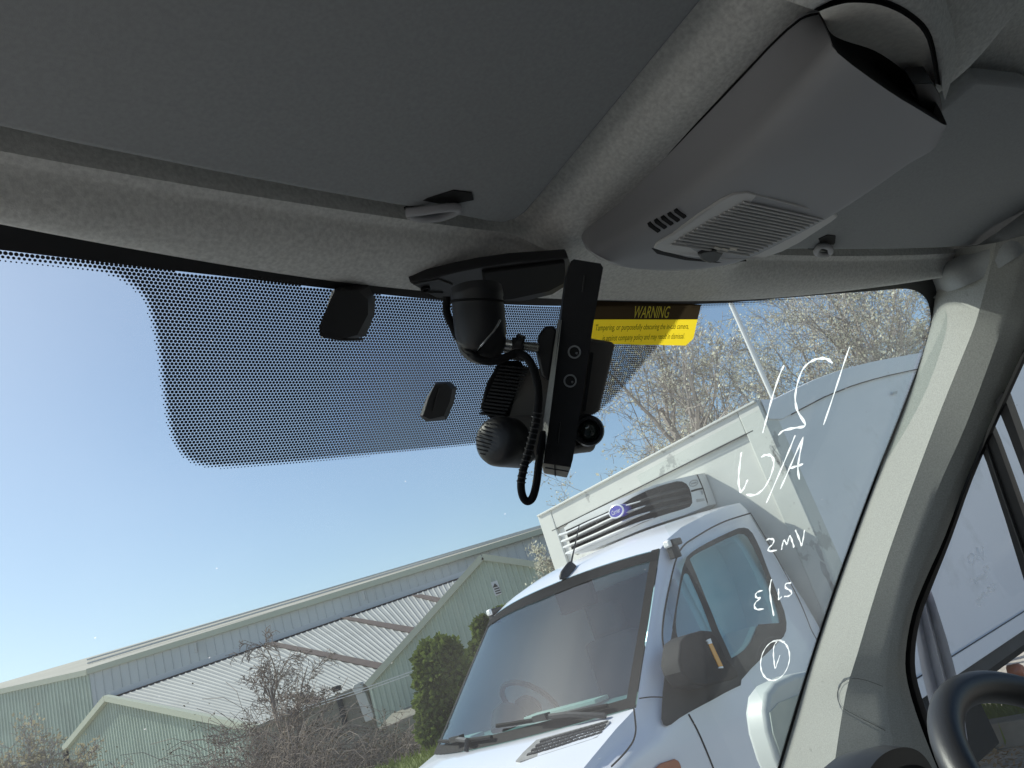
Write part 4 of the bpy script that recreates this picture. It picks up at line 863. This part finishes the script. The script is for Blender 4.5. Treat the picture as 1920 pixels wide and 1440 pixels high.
# --------------------------------------------------- fridge unit
FD = .46; fx = bx-FD; Zf = lambda *p: z2(p, 1000, 860, 5.333)
ft = Zf((306, 690), (330, 660), (500, 570), (800, 428), (1000, 345), (1200, 268), (1420, 205), (1640, 155)); fr_ = Zf((1672, 215), (1710, 320), (1748, 440), (1745, 470)); fb = Zf((1500, 568), (1300, 632), (1100, 700), (850, 805), (600, 905), (440, 962), (400, 945), (355, 830))
_a, _b = hit(1000+310/5.333, 860+700/5.333, fX(bx-.12), 2, 20), hit(1000+1690/5.333, 860+300/5.333, fX(bx-.12), 2, 20)
YC0, YH = (TC(_a)[1]+TC(_b)[1])/2, abs(TC(_a)[1]-TC(_b)[1])/2
def bowf(x, y):                          # bowed front of the unit
    f = lambda P: TC(P)[0]-(fx+.43*min(1, (abs(TC(P)[1]-YC0)/YH))**5)
    return hit(x, y, f, 2, 20)
front = [bowf(*p) for p in ft+fr_+fb]
def backp(P): x, y, z = TC(P); return T(bx-.006, y, z)
fu = MB()
fu.grid([front, [backp(p) for p in front]], cu=True)
# front skin as a fan grid between the top edge and the bottom edge
def lerp_line(L, f):
    L = [Vector(p) for p in L]; d = [0]
    for a, b in zip(L, L[1:]): d.append(d[-1]+(b-a).length)
    t = f*d[-1]
    for i in range(len(L)-1):
        if t <= d[i+1]+1e-9: return L[i].lerp(L[i+1], (t-d[i])/max(d[i+1]-d[i], 1e-9))
    return L[-1]
topl, botl = ft+fr_[:1], [fr_[3]]+fb; botl = botl[::-1]
rows = []
for r_ in range(7): rows.append([bowf(*(lerp_line(topl, k/24).lerp(lerp_line(botl, k/24), r_/6))) for k in range(25)])
fu.grid(rows); fridge = obj('fridge_unit', fu, m_fridge, tr, sm=40)
gl_ = Zf((330, 715), (420, 675), (560, 610), (700, 550), (850, 478), (1000, 385), (1150, 315), (1300, 262), (1440, 225), (1500, 228), (1545, 255), (1575, 310), (1590, 380), (1595, 440), (1570, 480), (1500, 505), (1380, 540), (1250, 580), (1100, 640), (950, 705), (800, 775), (620, 850), (450, 925), (400, 940))
def fwdp(x, y, o): p = bowf(x, y); return p-TB*o
# grille backing as quad strip grid
gt = gl_[:14]; gbm = gl_[14:][::-1]
rows = [[fwdp(*(lerp_line(gt, k/30).lerp(lerp_line([gl_[-1]]+gbm[1:]+[gl_[14]], k/30), r_/6)), .006) for k in range(31)] for r_ in range(7)]
gr = obj('unit_grille', MB().grid(rows), m_dark, fridge, sm=40)
sl = MB()
for a in (Zf((320, 752), (420, 720), (620, 625), (840, 528), (950, 470), (1080, 425), (1180, 390)), Zf((345, 815), (450, 775), (640, 685), (860, 580), (1000, 520), (1130, 470), (1230, 440)), Zf((365, 875), (480, 830), (680, 745), (900, 645), (1050, 575), (1180, 530), (1260, 505)), Zf((390, 935), (520, 880), (720, 795), (960, 690), (1100, 628), (1220, 590))):
    P = cat(a, 4); n_ = len(P); A, B, C_ = [], [], []
    for i, p in enumerate(P):
        k = smooth(1, .45, i/(n_-1)); w_ = .7+1.9*k
        A.append(fwdp(p[0], p[1]-w_, .012+.05*k)); B.append(fwdp(p[0]+.2, p[1]+w_*.3, .016+.06*k)); C_.append(fwdp(p[0]+.4, p[1]+w_, .010))
    sl.grid([A, B, C_])
obj('grille_slat', sl, m_fridge, gr, sm=30)
mb = MB()
for a, b in ((Zf((1250, 280)), Zf((1320, 510))),): mb.tube([fwdp(*a[0], .012), fwdp(*b[0], .012)], .008, 5)
obj('grille_bar', mb, m_rub, gr)
for ln in (Zf((1080, 425), (1250, 365), (1540, 298)), Zf((1130, 470), (1300, 420), (1572, 365)), Zf((1180, 530), (1320, 490), (1580, 430))):
    mb = MB(); mb.tube([fwdp(p[0], p[1], .014) for p in cat(ln, 5)], .010, 5); obj('grille_bar', mb, m_bplast, gr)
# panel lines, small stamped oval and label on the unit's near end
mb = MB(); mb.tube([fwdp(*p, .002) for p in Zf((1580, 325), (1640, 308), (1690, 298))], .006, 5); mb.tube([fwdp(*p, .002) for p in Zf((1640, 160), (1700, 300), (1742, 440))], .004, 5); obj('unit_joint', mb, m_rub, fridge)
oc = Zf((1606, 245))[0]; mb = MB(); mb.tube([fwdp(oc[0]+8*cos(a), oc[1]+5.5*sin(a)-2.0*cos(a), .003) for a in [2*PI*k/20 for k in range(20)]], .003, 5, closed=True); mb.tube([fwdp(oc[0]-4.5, oc[1]+1.5, .003), fwdp(oc[0]+5, oc[1]-1.5, .003)], .0045, 5); obj('stamped_oval', mb, m_worn, fridge)
mb = MB(); mb.prism([fwdp(*p, .003) for p in Zf((1630, 405), (1710, 395), (1714, 420), (1634, 436))], TB*.002); mb.revolve(fwdp(*Zf((1683, 340))[0], .0), fwdp(*Zf((1683, 340))[0], .004), [(0, .014), (1, .014)], 12); obj('unit_label', mb, m_worn, fridge, sm=0)
bc = bowf(1171.5, 956.5); e1 = (bowf(1183, 951)-bowf(1160, 962)).normalized(); e2 = ZV; e2 = (e2-e1*e2.dot(e1)).normalized(); en = e2.cross(e1)
if en.dot(TB) > 0: en = -en
ea_, eb__ = (bowf(1186, 951)-bowf(1157, 963)).length*.44, (bowf(1171, 944)-bowf(1173, 969)).length*.45
mb = MB(); el = lambda k, o: [bc+e1*(ea_*k*cos(a))+e2*(eb__*k*sin(a))+en*o for a in [2*PI*j/32 for j in range(32)]]
mb.grid([el(1, .005), el(1, .088), el(.9, .096)], cu=True); mb.poly(el(.9, .096)); bdg = obj('oval_badge', mb, m_badge, fridge, sm=40)
mb = MB(); mb.tube(el(.97, .092), .006, 6, closed=True); obj('badge_ring', mb, m_clear, bdg)
text('badge_letters', 'Carrier', bc+en*.0985, e1, e2, eb__*.72, m_clear, bdg, width=ea_*1.25, shear=.35)
# thin pale pole behind the lorry
pb = at(1452, 752, 8.6); pt_ = at(1372, 560, 8.6)
d_ = (pb-pt_).normalized(); mb = MB(); mb.tube([Vector((pb.x, pb.y, 0)), Vector((pb.x, pb.y, pb.z)), Vector((pb.x, pb.y, 8.0))], .028, 10); mb.revolve(Vector((pb.x, pb.y, 0)), Vector((pb.x, pb.y, .3)), [(0, .09), (.9, .09), (1, .05)], 12)
tag(obj('flag_pole', mb, m_flash), 'slender pale pole rising behind the roof of the box lorry', 'pole')
# ------------------------------------------------------------------ warehouses behind
def ribbed(tops, z0, spacing, nrm, mat, name, par, rw=.045, rd=.04, base=None):
    """vertical ribbed wall under a polyline of top points (left to right)"""
    a, b = Vector(tops[0]), Vector(tops[-1]); h = Vector((b.x-a.x, b.y-a.y, 0)); Lh = h.length; h.normalize()
    prof = [((Vector(p)-a).dot(h), p[2]) for p in tops]; nrm = Vector(nrm)
    P = lambda s, z, o=0: Vector((a.x, a.y, 0))+h*s+ZV*z+nrm*o
    mb = MB(); mb.prism([P(s, z) for s, z in prof]+[P(Lh, z0), P(0, z0)], nrm*-.2)
    s = spacing*.5
    while s < Lh:
        zt_ = lin(s, [q[0] for q in prof], [q[1] for q in prof])-.03
        mb.add([P(s-rw, z0), P(s-rw*.5, z0, rd), P(s+rw*.5, z0, rd), P(s+rw, z0), P(s-rw, zt_), P(s-rw*.5, zt_, rd), P(s+rw*.5, zt_, rd), P(s+rw, zt_)], [(0, 1, 5, 4), (1, 2, 6, 5), (2, 3, 7, 6), (4, 5, 6, 7)])
        s += spacing
    return obj(name, mb, mat, par, sm=0), P
def towards(a, b):                                     # horizontal normal of a wall facing the eye
    h = Vector((b.x-a.x, b.y-a.y, 0)).normalized(); n = Vector((-h.y, h.x, 0))
    return n if n.dot(EYE-a) > 0 else -n
def sheet(A, B, C, D, n, mat, name, par, rh=.05, rw=.06, th=.08):
    """roof sheet A-B (ridge) to D-C (eave), ribs run from ridge to eave"""
    A, B, C, D = map(Vector, (A, B, C, D)); nn = (B-A).cross(D-A).normalized()
    if nn.z < 0: nn = -nn
    mb = MB(); mb.prism([A, B, C, D], nn*-th)
    for k in range(n):
        f = (k+.5)/n; a, d = A.lerp(B, f), D.lerp(C, f); e = (B-A).normalized()*rw
        mb.add([a-e, a+nn*rh, a+e, d-e, d+nn*rh, d+e], [(0, 1, 4, 3), (1, 2, 5, 4), (0, 2, 1), (3, 4, 5)])
    return obj(name, mb, mat, par, sm=0), nn
YC = 42
# tall warehouse
Q = at(166, 1260, YC); R1 = at(1040, 993, YC+1.5); Wl = at(-70, 1312, YC+5)
whs = thing('tall_warehouse', 'long tall warehouse with grey upper cladding and a beige roof on the skyline', 'warehouse', (Q.x, Q.y, 0))
ribbed([Q, R1.lerp(Q, -.0), at(1240, 928, YC+2)][0:1]+[at(1240, 932, YC+1.5)], -2, .46, towards(Q, R1), m_grey, 'long_wall', whs, .04, .05)
ribbed([Wl, Q], -2, .30, towards(Wl, Q), m_green, 'end_wall', whs, .05, .05)
ra, rb = at(-70, 1301, YC+11), at(1240, 921, YC+11)
eb2 = at(1240, 927, YC+1.2)
mb = MB(); mb.prism([Wl+ZV*.12, Q+ZV*.12, eb2+ZV*.05, rb, ra], ZV*-.15); rf = obj('roof', mb, m_roof2, whs, sm=0)
mb = MB()
for f in (.35, .62): mb.bar(Q.lerp(ra.lerp(rb, .18), f)+ZV*.16, eb2.lerp(rb, f)+ZV*.12, .06, ZV, .04)
obj('roof_seam', mb, m_grey, rf)
mb = MB(); mb.bar(Q+ZV*.02, eb2+ZV*.0, .16, ZV, .14); mb.bar(Wl, Q, .12, ZV, .14); obj('gutter', mb, m_trimg, whs)
for px_ in ((366, 1206), (680, 1108), (1000, 1010)):
    p = at(*px_, YC-.1); mb = MB(); mb.box(p-ZV*.25, Vector((.07, 0, 0)), Vector((0, .08, 0)), ZV*.22); obj('wall_vent', mb, m_galv, whs)
# lower gabled sheds
P1 = at(206, 1307, 36.5); Bk = at(880, 1076, YC-.2); Dl = at(490, 1364, 30.4); pn = (Bk-P1).cross(Dl-P1).normalized(); Cl = hit(925, 1199, lambda P: (P-P1).dot(pn), 5, 200)
sh = thing('gabled_shed', 'low green gabled shed whose pale ribbed roof has brown strips', 'shed', (P1.x, P1.y, 0))
rs, nn = sheet(P1, Bk, Cl, Dl, 64, m_roof, 'roof', sh, rh=.03)
def onroof(x, y, o=.07): return hit(x, y, lambda P: (P-P1).dot(nn)-o, 5, 90)
for q in ([(493, 1206), (513, 1203), (722, 1244), (712, 1254)], [(638, 1158), (654, 1156), (783, 1177), (774, 1187)], [(772, 1116), (790, 1114), (833, 1122), (826, 1130)], [(542, 1303), (566, 1300), (622, 1312), (590, 1324)], [(860, 1086), (874, 1083), (890, 1087), (882, 1092)]):
    mb = MB(); mb.prism([onroof(*p) for p in q], nn*-.03)
    obj('rooflight_strip', mb, m_brown, rs, sm=0)
mb = MB(); mb.bar(P1+ZV*.10, Bk+ZV*.10, .10, ZV, .12); obj('flashing', mb, m_flash, rs)
mb = MB(); L_ = (Bk-P1)
for k in range(64):
    f = .02+.015*k*1.0
    if f < .97: mb.box(P1+L_*f-ZV*.10+Vector((0, -.25, 0)), L_.normalized()*.17, Vector((0, .05, 0)), ZV*.045)
obj('ridge_filler', mb, m_dark, rs, sm=0)
# front gable: plane through P1 and Dl, carried on to the left
hN = towards(P1, Dl)
og = lambda x, y: hit(x, y, lambda P: (P-P1).dot(hN), 5, 140)
Lg = og(128, 1402)
ribbed([Lg, P1, Dl], -2, .24, hN, m_green, 'gable_wall', sh, .055, .045)
mb = MB(); mb.prism([P1, Bk, Bk+(Lg-P1), Lg], ZV*-.08); obj('far_slope', mb, m_roof, sh, sm=0)
mb = MB(); mb.bar(P1+hN*.15, Lg+hN*.15, .12, ZV, .13); mb.bar(P1+hN*.15, Dl+hN*.15, .12, ZV, .12); obj('verge_trim', mb, m_trimg, sh)
mb = MB(); mb.bar(Lg+hN*.1-ZV*.1, Lg+hN*.1-ZV*2.5+Vector((-.3, 0, 0)), .10, hN, .10); obj('downpipe', mb, m_dark, sh)
# second gable, nearer
Y2 = 29.6
ga_, gp_, gr_ = at(690, 1285, Y2), at(905, 1045, Y2), at(1140, 1078, Y2)
s2 = thing('gabled_shed', 'nearer green gabled shed with a warning board, behind the lorry cab', 'shed', (gp_.x, gp_.y, 0))
fr2 = Vector((0, -1, 0))
ribbed([ga_, gp_, gr_], -2, .205, fr2, m_green, 'gable_wall', s2, .05, .04)
mb = MB(); mb.bar(ga_+fr2*.1, gp_+fr2*.1, .10, ZV, .11); mb.bar(gp_+fr2*.1, gr_+fr2*.1, .10, ZV, .11); obj('verge_trim', mb, m_trimg, s2)
gb_, gq_ = Vector((gp_.x+.2, 40.5, gp_.z)), Vector((gr_.x+.3, 40.5, gr_.z))
sheet(gp_+ZV*.02, gb_, gq_, gr_+ZV*.02, 24, m_roof, 'roof', s2)
# warning board on the gable
fp = lambda x, y, o: hit(x, y, lambda P: P.y-(Y2-.06-o), 5, 60)
sg2 = [(920, 1092), (932, 1088), (941, 1113), (929, 1118)]
mb = MB(); mb.prism([fp(*p, .0) for p in sg2], Vector((0, .03, 0))); bd = obj('warning_board', mb, m_flash, s2, sm=0)
mb = MB(); mb.prism([fp(*p, .02) for p in [(927.5, 1093.5), (924, 1102), (934, 1099.5)]], Vector((0, .01, 0))); obj('board_triangle', mb, m_bplast, bd, sm=0)
mb = MB()
for y in (0, 4.2, 8.4): mb.prism([fp(*p, .02) for p in [(926.5+y*.36, 1104+y), (936+y*.36, 1101+y), (936.7+y*.36, 1103+y), (927.2+y*.36, 1106+y)]], Vector((0, .01, 0)))
obj('board_line', mb, m_bplast, bd, sm=0)
# rendered wall between the gables with duct and flue
w1, w2 = at(470, 1370, 30.2), at(700, 1281, 30.2)
mb = MB(); mb.prism([w1, w2, Vector((w2.x, w2.y, -2)), Vector((w1.x, w1.y, -2))], Vector((0, .25, 0))); wl_ = tag(obj('boundary_wall', mb, m_conc), 'dull rendered wall between the two green gables, with a duct on it', 'wall')
mb = MB(); mb.bar(w1+ZV*.03, w2+ZV*.03, .2, ZV, .05); obj('wall_coping', mb, m_conc, wl_)
df = lambda x, y, o: hit(x, y, lambda P: P.y-(30.2-o), 5, 60)
mb = MB(); mb.prism([df(*p, .25) for p in [(666, 1302), (684, 1297), (701, 1342), (698, 1350), (685, 1354)]], Vector((0, .35, 0))); mb.prism([df(*p, .3) for p in [(660, 1292), (663, 1284), (675, 1279), (681, 1288), (679, 1298), (666, 1303)]], Vector((0, .4, 0))); tag(obj('extract_duct', mb, m_galv, bevel=.02), 'pale metal extract duct with an angled head on the rendered wall', 'duct')
mb = MB(); mb.tube([df(633, 1300, .1), df(641, 1330, .1), df(647, 1358, .1)], .10, 10); mb.prism([df(*p, .2) for p in [(621, 1289), (634, 1285), (637, 1294), (625, 1298)]], Vector((0, .3, 0))); tag(obj('flue_pipe', mb, m_bplast), 'dark flue pipe with a square cap beside the pale duct', 'flue')
# low lean-to under the second gable
l1, l2 = at(705, 1370, 27.5), at(800, 1330, 27.5); k1, k2_ = at(735, 1338, 29.3), at(820, 1303, 29.3)
lt = thing('lean_to', 'low grey lean-to roof at the foot of the nearer gable', 'lean-to', (l1.x, l1.y, 0))
mb = MB(); mb.prism([l1, l2, k2_, k1], ZV*-.1); obj('roof', mb, m_conc, lt, sm=0)
mb = MB(); mb.prism([l1-ZV*.1, l2-ZV*.1, Vector((l2.x, l2.y, -2)), Vector((l1.x, l1.y, -2))], Vector((0, .2, 0))); obj('wall', mb, M('lean_to_wall', (.16, .17, .13), .9, var=.2, vs=1), lt, sm=0)
for k in range(2):
    mb = MB(); off_ = k*5
    mb.tube([at(560, 1330+off_, 24), at(690, 1288+off_, 24.2), at(830, 1238+off_, 24.4), at(1000, 1180+off_, 24.6)], .012, 5); tag(obj('overhead_wire', mb, m_flash), ('upper' if k == 0 else 'lower')+' thin pale wire strung across in front of the gables', 'wire', 'wires in front of the sheds')
# ------------------------------------------------------------------ trees and bushes
def branch(mb, tips, rg, p, d, length, r, lv, maxlv, opt, nodes=None):
    seg = opt['seg'][lv]; pts = [p.copy()]; dirs = [d.copy()]
    for i in range(seg):
        d = (d+Vector((rg.gauss(0, 1), rg.gauss(0, 1), rg.gauss(0, 1)))*opt['wob'][lv]+ZV*opt['up'][lv]).normalized()
        p = p+d*(length/seg); pts.append(p.copy()); dirs.append(d.copy())
    rr = [max(r*(1-(1-opt['tap'])*i/seg), opt['rmin']) for i in range(seg+1)]
    mb.tube(pts, rr, (7, 5, 4, 3, 3)[lv], caps=False)
    if lv >= maxlv-1: tips += [(pts[i], dirs[i]) for i in range(1, seg+1)]
    if lv == maxlv: return
    nchild = opt['n'][lv]
    for k in range(nchild):
        f = opt['from'][lv]+(1-opt['from'][lv])*(k+rg.random())/nchild; f = min(f, .999)
        i = int(f*seg); fr = f*seg-i; q = pts[i].lerp(pts[i+1], fr); dd = dirs[i+1]
        ax = dd.orthogonal().normalized(); ax.rotate(Matrix.Rotation(rg.random()*2*PI, 3, dd).to_quaternion()); an = opt['ang'][lv]*(.7+.6*rg.random())
        nd = (dd*cos(an)+ax*sin(an)).normalized()
        branch(mb, tips, rg, q, nd, length*opt['len'][lv]*(1.15-.55*f)*(.7+.6*rg.random()), max(rr[i]*opt['rad'][lv], opt['rmin']), lv+1, maxlv, opt)
def leafmesh(tips, rg, n, size, spread, tri=False):
    mb = MB(); up = ZV
    for k in range(n):
        p, d = tips[rg.randrange(len(tips))]
        p = p+Vector((rg.gauss(0, 1), rg.gauss(0, 1), rg.gauss(0, 1)))*spread
        a = (d+Vector((rg.gauss(0, 1), rg.gauss(0, 1), rg.gauss(0, 1)))*.7).normalized(); b = a.orthogonal().normalized()
        b.rotate(Matrix.Rotation(rg.random()*6.28, 3, a).to_quaternion()); s = size*(.6+.8*rg.random()); o = len(mb.v)
        mb.v += [p, p+a*s*.5+b*s*.32, p+a*s, p+a*s*.5-b*s*.32]; mb.f.append((o, o+1, o+2, o+3))
    return mb
OPT = dict(seg=(7, 6, 5, 4, 3), wob=(.07, .13, .18, .25, .3), up=(.10, .10, .05, .03, .02), tap=.35, rmin=.0038, n=(9, 7, 6, 4), ang=(.55, .65, .75, .8), len=(.62, .52, .5, .5), rad=(.55, .5, .5, .5))
OPT['from'] = (.30, .2, .15, .1)
def tree(name, label, catg, base, h, r, seed, nleaf, lsize, mb_mat, ml_mat, opt=OPT, maxlv=4, lean=(0, 0), lspread=.05, group=None, trunks=1):
    rg = random.Random(seed); t = thing(name, label, catg, base, group=group); mb = MB(); tips = []
    for k in range(trunks):
        d = Vector((lean[0]+(.25*rg.gauss(0, 1) if trunks > 1 else 0), lean[1]+(.2*rg.gauss(0, 1) if trunks > 1 else 0), 1)).normalized()
        branch(mb, tips, rg, Vector(base)-ZV*.1, d, h*(.62 if trunks == 1 else .6*(.8+.4*rg.random())), r*(1 if trunks == 1 else .7), 0, maxlv, opt)
    obj('trunk', mb, mb_mat, t, sm=0, fix=False)
    if nleaf: obj('crown', leafmesh(tips, rg, nleaf, lsize, lspread), ml_mat, t, sm=0, fix=False)
    return t
def gnd(px, py, Y, dz=0): p = at(px, py, Y); return Vector((p.x, p.y, -.9*smooth(12, 26, p.y)))
# trees behind the lorry
for a in [('bare tree with a pale leaning trunk and open fan of branches behind the lorry', 1335, 12.5, 8.2, .13, 11, 3000, .05, (-.06, 0), 1),
          ('budding tree filling the glass between pole and pillar', 1500, 13.5, 7.6, .11, 12, 8500, .046, (.05, 0), 2),
          ('dense budding tree beside the pillar above the lorry box', 1690, 13.0, 8.0, .12, 13, 8500, .046, (0, 0), 2),
          ('low budding tree over the fridge unit, left of the bare trunk', 1140, 15.0, 5.9, .10, 14, 15000, .05, (.0, 0), 2),
          ('small budding tree at the left end of the lorry box, under the dash camera', 1075, 17.0, 4.9, .08, 17, 11000, .055, (.0, 0), 3),
          ('tall budding tree far behind the lorry roof, under the notice', 1260, 18.0, 7.4, .11, 15, 7000, .055, (.05, 0), 2),
          ('twiggy tree far back, right of the pale pole', 1590, 19.0, 10.5, .14, 16, 9000, .055, (0, 0), 2)]:
    lab, px_, Y, h, r, seed, nl, ls, ln_, tk = a
    tree('budding_tree', lab, 'tree', gnd(px_, 800, Y), h, r, seed, nl, ls, m_bark, m_bud, lean=ln_, trunks=tk, group='trees behind the lorry')
# small bare tree in front of the sheds
o2_ = dict(OPT, n=(10, 7, 6, 5), up=(.05, .0, -.02, -.03, -.03), wob=(.08, .16, .22, .25, .3), rmin=.006)
b0 = at(548, 1440, 17.5); tree('bare_tree', 'small leafless tree with drooping twigs in front of the pale roof', 'tree', (b0.x, b0.y, -.4), 5.6, .08, 21, 0, .05, m_barkd, m_bud, opt=o2_, lean=(-.10, 0), maxlv=4)
# bramble and bare undergrowth: arching stems
rg = random.Random(4); mb = MB(); tips = []
for k in range(1500):
    x = 370+rg.random()**.8*430; Y = 15.6+2.6*rg.random(); p = at(x, 1440, Y); p.z = .1+.3*rg.random()
    hgt = (.85+.6*rg.random())*(1.35 if x < 600 else .72)
    d = Vector((rg.gauss(0, .5), rg.gauss(0, .4), 1)).normalized(); pts = [p]
    for i in range(7):
        d = (d+Vector((rg.gauss(0, .2), rg.gauss(0, .2), -.13*i*.6))).normalized(); p = p+d*hgt*.24; pts.append(p)
    mb.tube(pts, .0055, 3, caps=False); tips += [(q, d) for q in pts[2:]]
bt = thing('bramble_thicket', 'tangled brown bramble thicket along the foot of the sheds', 'bramble', (at(600, 1440, 17).x, 17, -.2)); bt['kind'] = 'stuff'
obj('stems', mb, m_barkd, bt, sm=0, fix=False); obj('foliage', leafmesh(tips, rg, 7000, .05, .09), m_leafd, bt, sm=0, fix=False)
# evergreens beside the lorry
def evergreen(label, px_, Y, blobs, seed, n, size=.10):
    rg = random.Random(seed); b = gnd(px_, 1400, Y); t = thing('evergreen_shrub', label, 'shrub', b); mb = MB(); tr_ = MB(); tr_.tube([b, Vector((b.x, b.y, b.z+.6)), at(blobs[0][0], blobs[0][1], Y)], [.06, .05, .03], 6)
    obj('stem', tr_, m_barkd, t)
    for k in range(n):
        bx_, by_, rx, ry = blobs[rg.randrange(len(blobs))]
        u = Vector((rg.gauss(0, 1), rg.gauss(0, 1), rg.gauss(0, 1))).normalized(); s = .45+.62*rg.random()**.7
        s *= 1+.16*sin(u.x*7+seed)*cos(u.z*6+u.y*4)
        c = at(bx_, by_, Y); kk = Y/FPX; p = c+Vector((u.x*rx*kk*s, u.y*rx*kk*s, u.z*ry*kk*s))
        a = (u+Vector((rg.gauss(0, 1), rg.gauss(0, 1), rg.gauss(0, 1)))*.8).normalized(); b_ = a.orthogonal().normalized(); b_.rotate(Matrix.Rotation(rg.random()*6.28, 3, a).to_quaternion()); z = size*(.6+.8*rg.random()); o = len(mb.v)
        mb.v += [p, p+a*z*.5+b_*z*.38, p+a*z, p+a*z*.5-b_*z*.38]; mb.f.append((o, o+1, o+2, o+3))
    obj('foliage', mb, m_leaf, t, sm=0, fix=False)
evergreen('round dark evergreen shrub left of the lorry windscreen', 832, 15.0, [(824, 1242, 42, 40), (838, 1275, 42, 42), (812, 1265, 30, 30), (818, 1325, 34, 40), (846, 1330, 30, 36), (822, 1365, 36, 26)], 31, 15000)
evergreen('evergreen shrub mostly hidden behind the lorry cab roof', 925, 16.5, [(912, 1185, 22, 26), (930, 1215, 35, 40), (905, 1235, 26, 30), (950, 1180, 30, 36)], 32, 7000)
# straw coloured budding bush, bottom left
o3_ = dict(OPT, n=(8, 7, 6, 4), up=(.05, .06, .05, .02, .02)); 
bb_ = at(105, 1500, 13.0); tree('budding_bush', 'straw coloured budding bush in front of the tall green wall', 'bush', (bb_.x, bb_.y, -.5), 4.1, .05, 41, 9000, .06, m_bark, m_reed, opt=o3_, trunks=7, lspread=.06)
# grass bank
gp0 = [at(700, 1440, 14.5), at(760, 1425, 14.5), at(830, 1392, 14.5), at(905, 1360, 14.8), at(905, 1500, 12.5), at(700, 1520, 12.5)]
def bank(nm, pxs, Ya, Yb, mat):
    mb = MB(); r1_ = [at(x, y, Ya) for x, y in pxs]; r2 = [Vector((p.x*(Yb/Ya), Yb, min(p.z-.5, .0))) for p in r1_]; r0 = [Vector((p.x*1.1, Ya+5, p.z-.3)) for p in r1_]
    mb.grid([r0, r1_, [a.lerp(b, .4)+ZV*.05 for a, b in zip(r1_, r2)], r2]); o = obj(nm, mb, mat, sm=60); o['kind'] = 'structure'; return o, r1_, r2
bo, r1_, r2 = bank('grass_bank', [(660, 1452), (720, 1440), (760, 1424), (800, 1408), (840, 1396), (890, 1375), (950, 1350)], 14.0, 11.8, m_grass)
rg = random.Random(8); mb = MB()
for k in range(2600):
    f = rg.random()*(len(r1_)-1.001); i = int(f); a, b = r1_[i].lerp(r1_[i+1], f-i), r2[i].lerp(r2[i+1], f-i); p = a.lerp(b, rg.random()*.6); h_ = .07+.08*rg.random(); q = Vector((rg.gauss(0, .03), rg.gauss(0, .03), h_)); o = len(mb.v)
    mb.v += [p+Vector((-.008, 0, 0)), p+Vector((.008, 0, 0)), p+q]; mb.f.append((o, o+1, o+2))
gt_ = obj('grass', mb, thin('grass_blade', (.20, .25, .05), .3, var=.3), sm=0, fix=False); gt_['kind'] = 'stuff'; tag(gt_, 'short yellow green grass on the bank below the evergreen shrub', 'grass')
# ground seen under the lorry through the side window
kb = [hit(x, y, lambda P: P.z-.0, 1, 60) for x, y in ((1846, 1372), (1935, 1352))]
def G(x, y, z=0.): return hit(x, y, lambda P: P.z-z, 1, 80)
mb = MB(); ka, kb_ = G(1820, 1408), G(1960, 1388); dk = (kb_-ka).normalized(); nk = dk.cross(ZV); mb.box((ka+kb_)/2+ZV*.10, dk*3, nk*.10, ZV*.10); tag(obj('concrete_kerb', mb, m_stone, bevel=.012), 'weathered grey concrete kerb on the ground beneath the lorry', 'kerb')
rg = random.Random(9); mb = MB()
for k in range(900):
    p = G(1800+rg.random()*160, 1345+rg.random()*130)+Vector((rg.gauss(0, .2), rg.gauss(0, .2), .01+.03*rg.random())); a = Vector((rg.gauss(0, 1), rg.gauss(0, 1), rg.gauss(0, .35))).normalized(); b = a.cross(ZV).normalized(); s = .05*(.5+rg.random()); o = len(mb.v)
    mb.v += [p, p+a*s*.5+b*s*.3, p+a*s, p+a*s*.5-b*s*.3]; mb.f.append((o, o+1, o+2, o+3))
ll = obj('leaf_litter', mb, m_litter, sm=0, fix=False); ll['kind'] = 'stuff'; tag(ll, 'dry pale leaves scattered on the soil beneath the lorry', 'leaf litter')
mb = MB(); rg = random.Random(10)
for k in range(700):
    p = G(1815+rg.random()*140, 1345+rg.random()*28)+Vector((rg.gauss(0, .2), rg.gauss(0, .3), 0)); h_ = .12+.15*rg.random(); q = Vector((rg.gauss(0, .07), rg.gauss(0, .07), h_)); o = len(mb.v)
    mb.v += [p+Vector((-.012, 0, 0)), p+Vector((.012, 0, 0)), p+q]; mb.f.append((o, o+1, o+2))
wd = obj('weeds', mb, thin('weed_blade', (.22, .28, .06), .3, var=.3), sm=0, fix=False); wd['kind'] = 'stuff'; tag(wd, 'green weeds growing along the kerb beneath the lorry', 'weeds')
